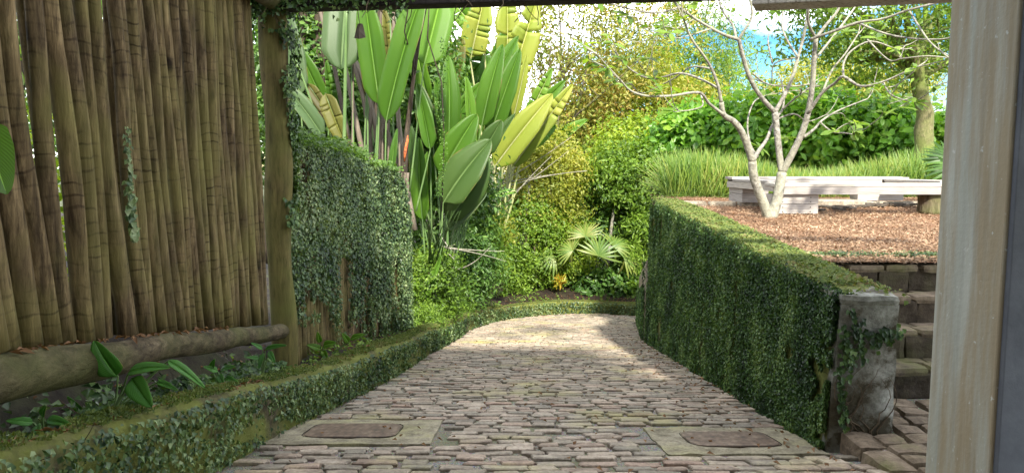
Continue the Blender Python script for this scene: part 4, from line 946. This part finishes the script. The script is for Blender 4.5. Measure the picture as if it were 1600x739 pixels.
for (sp, B, T, w, dy, mt, fc, fo, torn) in (
    ((782, 370), (772, 262), (862, 145), 46, -.6, 'bananayel', (.35, -.8, .5), .15, 0), ((786, 370), (800, 262), (895, 128), 30, -.2, 'bananayel', (.5, -1, .4), .3, .35),
    ((784, 370), (802, 185), (823, 85), 18, 0, 'bananayel', (.3, -1, .1), .3, 0), ((780, 370), (768, 200), (806, 62), 40, .2, 'bananalime', (.1, -1, .1), .25, .1),
    ((776, 370), (735, 95), (758, -10), 48, .5, 'bananayel', (.1, -1, .3), .3, .7), ((778, 370), (700, 145), (722, 60), 44, .3, 'bananaold', (0, -1, .5), .3, .5),
    ((780, 370), (785, 165), (838, -5), 52, .3, 'bananayel', (.2, -1, .2), .3, .75), ((788, 370), (815, 240), (878, 160), 30, -.1, 'bananalime', (.3, -1, .5), .3, .3),
    ((780, 370), (790, 120), (792, -10), 44, .8, 'bananayel', (.2, -1, .2), .3, .6), ((784, 370), (812, 210), (862, 105), 24, .5, 'bananalime', (.3, -1, .2), .3, .2),
    ((780, 370), (755, 60), (700, -5), 40, .6, 'bananalime', (.2, -1, .2), .3, .4), ((784, 372), (806, 298), (757, 312), 12, -.4, 'bananalime', (.1, -1, .9), .2, 0),
    ((786, 370), (800, 240), (868, 195), 34, .4, 'bananalime', (.4, -1, .5), .3, .35)):
    bigleaf(cC, sp, B, T, w, Y+dy, mt, fc, 0, -.3, torn, fo, .10, .4, 'stempale', .03)
for k in range(9):
    bx = random.uniform(640, 760); by = random.uniform(150, 330); ln_ = random.uniform(90, 150); an = math.radians(random.gauss(82, 12))
    bigleaf(cB, (random.uniform(680, 705), 450), (bx, by), (bx+ln_*math.cos(an), by-ln_*math.sin(an)), random.uniform(20, 34), 13.2+random.uniform(.8, 1.8), random.choice(['banana', 'bananadark', 'bananalime']), (random.gauss(0, .4), -1, .2), 0, -.2, 0, .35, .1, .4, 'stem', .018)
for k in range(8):
    bx = random.uniform(455, 640); by = random.uniform(110, 240); ln_ = random.uniform(90, 150); an = math.radians(random.gauss(92, 16))
    bigleaf(cA, (bx+random.uniform(-10, 20), 340), (bx, by), (bx+ln_*math.cos(an), by-ln_*math.sin(an)), random.uniform(20, 32), 12.6+random.uniform(0, .8), random.choice(['banana', 'bananadark', 'bananagrey', 'bananaold']), (random.gauss(0, .5), -1, .2), 0, -.2, random.choice((0, .4)), .4, .1, .4, 'stem', .018)
for k in range(32):
    bx = random.uniform(590, 860); by = random.uniform(60, 280); ln_ = random.uniform(80, 150); an = math.radians(random.gauss(78, 13)-(bx-700)*.13)
    bigleaf(cC, (random.uniform(740, 790), 360), (bx, by), (bx+ln_*math.cos(an), by-ln_*math.sin(an)), random.uniform(22, 40), 18.6+random.uniform(.9, 2.6), random.choice(['bananayel', 'bananalime', 'bananalime', 'banana']), (random.gauss(.1, .3), -1, .3), 0, -.2, random.choice((0, 0, .3, .5)), .3, .1, .4, 'stempale', .02)
mb = MB(); mb.tube(cat3(P(768, 485, 18.7), P(779, 420, 18.7), P(783, 350, 18.7)), [.22-.005*i for i in range(9)], 10, .25); mb.build('stump', M['husk'], cC, True)
# dark trunk with orange scar
dk_ = empty('slender_trunk', P(628, 480, 10.65), 'thin dark leaning trunks with an orange scar at the end of the ivy screen', 'tree')
mb = MB(); mb.tube([P(630, 500, 11.2), P(628, 400, 11.15), P(629, 300, 11.15), P(634, 220, 11.15), P(645, 130, 11.15), P(655, 60, 11.15), P(668, 0, 11.15), P(675, -50, 11.15)], [.075, .07, .06, .045, .03, .024, .02, .018], 10, .2)
mb.tube([P(640, 190, 11.15), P(646, 100, 11.05), P(650, 40, 11.05), P(640, -40, 11.05)], [.02, .018, .015, .012], 8, .2)
mb.tube([P(650, 110, 11.1), P(640, 80, 10.95), P(632, 50, 10.75), P(640, 0, 10.55), P(630, -30, 10.45)], [.012, .01, .01, .008, .006], 6, .2)
mb.tube([P(690, 330, 11.35), P(694, 220, 11.25), P(690, 130, 11.05), P(668, 60, 10.95), P(672, -20, 10.75)], [.012, .01, .01, .01, .008], 6, .3)
mb.build('trunk', M['barkdark'], dk_, True)
mo, t, b = new('orange_scar_wood'); t.links.new(ramp(t, noise(t, coords(t), 22, 5), [(.35, (.16, .04, .015)), (.6, (.60, .16, .04))]), b.inputs['Base Color']); b.inputs['Roughness'].default_value = .8
mb = MB(); mb.tube([P(632, 252, 11.095), P(633, 238, 11.085), P(636, 222, 11.09), P(637, 212, 11.11)], [.012, .028, .026, .01], 8, .5); mb.build('scar', mo, dk_, True)
mb = MB(); 
for q in range(8): mb.tube(cat3(P(628+q*1.5, 270, 11.11), P(626+q, 330, 11.09), P(624+q*2, 430+random.uniform(-40, 40), 11.11)), .012, 5, .4)
mb.build('peeling_bark', M['husk'], dk_, True)
pos = []
for _ in range(500):
    a = random.random(); y_ = 60+250*a; p = P(690+random.gauss(0, 3)+4*math.sin(a*10.75), y_, 11.15); pos.append(tuple(p))
n_ = len(pos); leaves('creeper', M['gdark'], pos, rdir(n_), rdir(n_), .035, .028, dk_)
# twiggy dead branches
for (a, c, d_, lab) in (((700, 440), (730, 400), 13, 'pale dead twigs poking out of the shrubs near the ivy screen'), ((800, 330), (880, 250), 19, 'bare pale twigs between the yellow clump and the tangled shrub')):
    mb = MB(); A = P(*a, d_)
    for q in range(7):
        A = A+Vector((random.gauss(0, .12), 0, random.gauss(.05, .1))); B_ = P(c[0]+random.gauss(0, 34), c[1]+random.gauss(0, 26), d_-random.random()*.4); mb.tube(cat3(A, A.lerp(B_, .5)+Vector((0, 0, random.gauss(0, .1))), B_), [.013*d_/12*(1-.09*i) for i in range(9)], 5)
    tag(mb.build('dead_branch', M['frang'], None, True), lab, 'dead branch')

# ------------------------------------------------------------------ plants in the bed by the fence
def potplant(label, items, Yb, base_px, mat='calathea', group='broad leaved plants below the fence log'):
    b_ = P(*base_px, Yb); e_ = empty('shade_plant', b_, label, 'plant', group)
    for (B, T, w, dy, fc) in items:
        bigleaf(e_, base_px, B, T, w, Yb+dy, mat, fc, 0, -.04, 0, .2, .12, .6, 'stem', .0055, 0)
potplant('broad leaved plant standing tallest in front of the fence log', [((183, 588), (148, 532), 46, 0, (-.1, -1, .35)), ((200, 582), (265, 572), 26, -.03, (.1, -.8, 1)), ((205, 590), (236, 632), 40, -.05, (.1, -1, .5)), ((262, 563), (320, 604), 18, 0, (.3, -.7, 1)), ((246, 596), (278, 608), 12, .05, (0, -1, 1)), ((128, 645), (105, 618), 12, .1, (0, -1, 1))], 3.05, (178, 640))
potplant('low plant with pointed pale striped leaves over the near end of the kerb', [((52, 660), (10, 656), 16, 0, (0, -1, .9)), ((60, 662), (58, 690), 18, -.02, (0, -1, .3)), ((74, 655), (112, 662), 18, 0, (0, -1, .9)), ((66, 650), (72, 632), 12, .05, (0, -1, .4)), ((20, 700), (0, 690), 14, .0, (0, -1, .9))], 2.62, (62, 690))
potplant('small sprig of narrow leaves at the foot of the corner post', [((415, 545), (448, 538), 9, 0, (0, -1, .8)), ((412, 552), (405, 575), 10, 0, (0, -1, .4)), ((420, 548), (430, 566), 10, -.02, (0, -1, .6)), ((410, 545), (392, 535), 8, 0, (0, -1, .8)), ((405, 560), (385, 558), 8, 0, (0, -1, .8))], 4.9, (410, 585))
potplant('small leafy seedling in the bed between the tall plant and the post', [((340, 580), (318, 572), 12, 0, (0, -1, .8)), ((345, 578), (368, 572), 12, 0, (0, -1, .8)), ((342, 585), (350, 600), 14, 0, (0, -1, .4)), ((330, 575), (335, 560), 10, 0, (0, -1, .4)), ((352, 590), (372, 596), 12, 0, (0, -1, .5))], 4.2, (340, 605))
potplant('small light green seedling at the foot of the ivy screen', [((500, 545), (480, 538), 12, 0, (0, -1, .8)), ((505, 540), (525, 535), 14, 0, (0, -1, .8)), ((503, 548), (512, 560), 12, 0, (0, -1, .4)), ((500, 535), (496, 518), 10, 0, (0, -1, .4)), ((548, 530), (570, 522), 12, 0.3, (0, -1, .8)), ((545, 535), (535, 520), 12, .3, (0, -1, .8))], 6.2, (502, 565), 'bananalime')
# hanging leaf at left edge
mb = MB(); mb.uv = []; blade(mb, P(-30, 190, 1.9), P(10, 305, 1.8), .12, (.6, -1, .2), .35, -.1, 0, .6); hl = mb.build('hanging_leaf', M['banana'], None, True)
tag(hl, 'large green leaf hanging at the left edge in front of the pole fence', 'leaf')
# small plants along bed foot
pos = []
for _ in range(5200):
    i = random.randrange(0, len(CP)-20); o = .2+abs(random.gauss(0, .35)); p = CP[i]+CN[i]*o
    if p.y < 1.6 or sn(p.x*3, p.y*1.6, 4) < (.25 if p.y < 5.5 else 0): continue
    pos.append((p.x, p.y, bankz(i, o)+random.random()*.09))
n_ = len(pos); s_ = .025+.035*rng.random(n_)
tag(leaves('bed_weeds', M['gmid'], pos, rdir(n_)*.7+np.array([.2, -.2, 1]), rdir(n_)+np.array([0, 0, .3]), s_, s_*.6), 'patches of small weeds in the bed behind the kerb', None, None, 'stuff')
pos = []
for _ in range(3800):
    i = random.randrange(0, len(CP)-10); o = .06+abs(random.gauss(0, .4)); p = CP[i]+CN[i]*o; z = bankz(i, o)+.01 if o > .2 else ctop(i)+.012
    if p.y < 1.6: continue
    pos.append((p.x, p.y, z))
for _ in range(140):  # on the base log and lane
    y = 1.8+2.8*random.random(); pos.append((FX+random.gauss(0, .02), y, lz(y)+.02))
for _ in range(620):
    y = 3+13*random.random(); x = random.choice((WN.x+(WF.x-WN.x)*(min(y, 12.2)-3.95)/8.25-.1-abs(random.gauss(0, .25)), random.uniform(-1.3, 1.9)) if random.random() < .8 else (random.uniform(-1.3, 1.9),)); pos.append((x, y, zl(y)+.03))
n_ = len(pos); s_ = .02+.035*rng.random(n_)
tag(leaves('leaf_litter', M['dead'], pos, rdir(n_)*.5+np.array([0, 0, 1]), rdir(n_), s_, s_*.45, None, .3, 0, .3), 'fallen brown leaves scattered on kerb, bed, log and lane', None, None, 'stuff')
pos = []
for _ in range(2600):
    y = random.uniform(2.3, 5.6); x = -1.80-abs(random.gauss(0, .16)); pos.append((x, y, zl(y)+.30+random.random()*.14*(.3+max(0, sn(x*5, y*2.4, 2))*2.5)))
n_ = len(pos); s_ = .03+.03*rng.random(n_)
tag(leaves('shade_creeper', M['ivy'], pos, rdir(n_)*.8+np.array([.5, -.2, .8]), rdir(n_)+np.array([0, 0, -.2]), s_, s_*.7), 'small dark creeper leaves trailing in the hollow beneath the fence log', None, None, 'stuff')
mb = MB()
for k in range(40):
    y = random.uniform(2.4, 5.4); a = Vector((-1.72-random.random()*.2, y, bank_at(-1.8, y)+.0)); pts = [a]; d = Vector((random.gauss(0, .5), random.gauss(0, .5), random.uniform(.2, 1)))
    for q in range(7): d += Vector((random.gauss(0, .3), random.gauss(0, .4), random.gauss(-.08, .25))); pts.append(pts[-1]+d.normalized()*.05)
    mb.tube(pts, [.004*(1-q/10) for q in range(8)], 4)
tag(mb.build('bed_twigs', M['twig']), 'fine dry twigs tangled beneath the fence log', None, None, 'stuff')

# ------------------------------------------------------------------ bare branched frangipani
fr = empty('bare_branched_tree', P(1205, 340, 9.0), 'small pale barked tree with bare forking branches and few leaves on the mulch', 'tree')
FB = hit(1205, 340, bz).y
tips = []
mbt = MB()
def br(pts, r0, r1, d0=0, d1=0, tip=True, sub=0):
    n = len(pts); V = [P(px, py, FB+d0+(d1-d0)*i/(n-1)) for i, (px, py) in enumerate(pts)]; C_ = cat(V, 4)
    m_ = len(C_); mbt.tube(C_, [(r0+(r1-r0)*(i/(m_-1))**.8)*(1 if r0 > 7*K_ else .86) for i in range(m_)], 9, .14)
    if tip: tips.append((C_[-1], (C_[-1]-C_[-4]).normalized(), r1))
    return C_
K_ = FB/1120*.74
br([(1203, 345), (1196, 325), (1186, 300), (1178, 276), (1176, 252)], 12*K_, 8.5*K_, 0, -.1, False)
br([(1176, 252), (1168, 228), (1158, 205), (1146, 190), (1131, 180), (1127, 160)], 8*K_, 5*K_, -.1, -.4, False)
br([(1127, 160), (1122, 135), (1112, 108), (1100, 88), (1080, 60), (1068, 30)], 4.5*K_, 2*K_, -.4, -.7)
br([(1131, 180), (1108, 162), (1092, 145), (1050, 150), (1010, 150), (985, 142), (970, 126)], 4*K_, 1.8*K_, -.4, -1.2)
br([(1122, 138), (1090, 122), (1060, 115), (1020, 124), (990, 112), (972, 96)], 3.2*K_, 1.5*K_, -.4, .1)
br([(1112, 108), (1080, 105), (1055, 122), (1010, 145)], 2.5*K_, 1.2*K_, -.4, .6)
br([(1094, 145), (1098, 165), (1080, 172), (1062, 174)], 2*K_, 1.2*K_, -.5, -.9)
br([(1176, 252), (1186, 235), (1198, 218), (1207, 196), (1222, 172)], 6*K_, 3*K_, -.1, .5)
br([(1203, 345), (1212, 320), (1218, 295), (1222, 270)], 13*K_, 10*K_, 0, .1, False)
br([(1222, 270), (1217, 235), (1214, 205), (1211, 176)], 7.5*K_, 6.5*K_, .1, .2, False)
br([(1211, 176), (1196, 160), (1180, 138), (1168, 112), (1160, 85), (1154, 60)], 6*K_, 4.5*K_, .2, -.1, False)
br([(1154, 62), (1135, 56), (1112, 45), (1090, 32), (1062, 12), (1045, -8)], 4*K_, 2.4*K_, -.1, -.6)
br([(1154, 62), (1165, 45), (1175, 25), (1172, 0), (1165, -30)], 3.5*K_, 2.5*K_, -.1, -.3)
br([(1150, 60), (1145, 40), (1128, 15), (1118, -20)], 3.2*K_, 2.2*K_, -.1, .3)
br([(1112, 45), (1080, 55), (1062, 60), (1045, 58)], 2*K_, 1.2*K_, -.3, -.8)
br([(1085, 30), (1060, 45), (1040, 42), (1030, 50)], 2*K_, 1.2*K_, -.3, -.1)
br([(1062, 12), (1030, 20), (1000, 18), (960, 8), (935, 2)], 2.4*K_, 1.3*K_, -.5, -1.2)
br([(1211, 176), (1224, 152), (1238, 122), (1247, 90), (1255, 60), (1262, 20), (1262, -30)], 5.5*K_, 2.8*K_, .2, .5)
br([(1247, 90), (1228, 60), (1222, 35), (1228, -10)], 3*K_, 2*K_, .3, .7)
br([(1222, 270), (1240, 236), (1254, 205), (1264, 170), (1270, 130), (1272, 95), (1275, 60)], 8*K_, 4.5*K_, .1, -.3, False)
br([(1275, 60), (1290, 40), (1310, 15), (1320, -20)], 4*K_, 2.6*K_, -.3, -.2)
br([(1275, 60), (1262, 30), (1270, -20)], 3.5*K_, 2.6*K_, -.3, -.7)
br([(1266, 62), (1295, 52), (1340, 36), (1380, 30), (1420, 16), (1475, 2), (1500, -10)], 3.6*K_, 2*K_, -.3, -1.5)
br([(1340, 36), (1380, 52), (1420, 60), (1470, 62), (1500, 55)], 2.4*K_, 1.6*K_, -.6, -1.6)
br([(1420, 16), (1438, 45), (1455, 68), (1488, 95)], 2*K_, 1.4*K_, -1, -1.6)
br([(1272, 95), (1300, 60), (1330, 20), (1350, -10)], 3.2*K_, 2*K_, -.2, .6)
br([(1262, 178), (1285, 145), (1305, 130), (1318, 120), (1345, 135), (1380, 128), (1410, 115), (1430, 106)], 4.5*K_, 1.6*K_, -.1, -1.2)
br([(1318, 120), (1318, 100), (1330, 80), (1360, 65), (1395, 75)], 3*K_, 1.5*K_, -.3, .4)
br([(1380, 128), (1392, 148), (1420, 158), (1432, 157)], 1.8*K_, 1.3*K_, -.7, -1.2)
br([(1355, 62), (1388, 94), (1410, 92), (1450, 88), (1490, 92)], 2*K_, 1.4*K_, .1, -.7)
br([(1256, 214), (1272, 202), (1285, 188), (1312, 172), (1355, 155)], 4*K_, 1.4*K_, 0, .8)
br([(1282, 192), (1300, 206), (1318, 208), (1332, 210)], 2.2*K_, 1.3*K_, .1, -.4)
br([(1285, 145), (1300, 110), (1320, 85), (1340, 55)], 2.6*K_, 1.6*K_, -.2, .2)
br([(1247, 90), (1210, 100), (1205, 130), (1190, 128)], 2.2*K_, 1.2*K_, .4, .9)
br([(1176, 115), (1200, 132), (1240, 135), (1262, 132)], 2.2*K_, 1.4*K_, .0, .6)
br([(1207, 190), (1240, 178), (1262, 190), (1290, 180)], 2.4*K_, 1.3*K_, .3, .9)
br([(1184, 245), (1172, 225), (1168, 190), (1178, 160), (1195, 150)], 3*K_, 1.4*K_, 0, .7)
br([(1207, 100), (1200, 60), (1213, 30), (1212, -10)], 2.2*K_, 1.5*K_, .6, .8)

# secondary twigs
lp = []; ld = []
for (t_, d, r_) in list(tips):
    lp.append((t_, d))
    for q in range(random.choice((2, 3, 3, 4))):
        dd = (d+Vector((random.gauss(0, .6), random.gauss(0, .6), random.gauss(.15, .45)))).normalized(); L = random.uniform(.15, .42); e2 = t_+dd*L+Vector((0, 0, .05)); mbt.tube(cat3(t_, t_+(d+dd)*L*.3, e2), [r_*(.8-.03*i) for i in range(9)], 7)
        lp.append((e2, dd))
        for w in range(random.choice((0, 1, 2))):
            d3 = (dd+Vector((random.gauss(0, .7), random.gauss(0, .7), random.gauss(.2, .4)))).normalized(); e3 = e2+d3*random.uniform(.12, .32); mbt.tube(cat3(e2, e2+(dd+d3)*.07, e3), [r_*(.72-.03*i) for i in range(9)], 6); lp.append((e3, d3))
mbt.build('trunk', M['frang'], fr, True)
pos = []; al = []; ls = []
for (p, d) in lp:
    if random.random() < .5: continue
    for q in range(random.randint(3, 7)):
        a = (d*.5+Vector(rdir(1)[0])*.9).normalized(); pos.append(tuple(p)); al.append(tuple(a)); ls.append(random.uniform(.10, .22))
for (px, py, dy) in ((975, 92, 0), (1010, 92, 0), (1033, 45, -.4), (1045, 38, -.4), (940, 102, -1), (985, 8, -1), (1215, 18, 0), (1322, 50, -.5), (1430, 108, -1.2), (1430, 160, -1.2), (1340, 195, .7), (1230, 215, .4), (1186, 230, .3), (1300, 130, 0), (1370, 60, -.4)):
    p = P(px, py, FB+dy)
    for q in range(7): a = Vector(rdir(1)[0])+Vector((0, -.1, .3)); pos.append(tuple(p)); al.append(tuple(a)); ls.append(random.uniform(.13, .24))
al = np.array(al); n_ = len(pos); ls = np.array(ls); leaves('foliage', M['gmid'], pos, rdir(n_)*.5+np.array([0, -.3, 1]), al, ls, ls*.33, fr, .15, 1, .15)
# fine creeper sprigs on forks
print('verts', sum(len(o.data.vertices) for o in bpy.data.objects if o.type == 'MESH'))
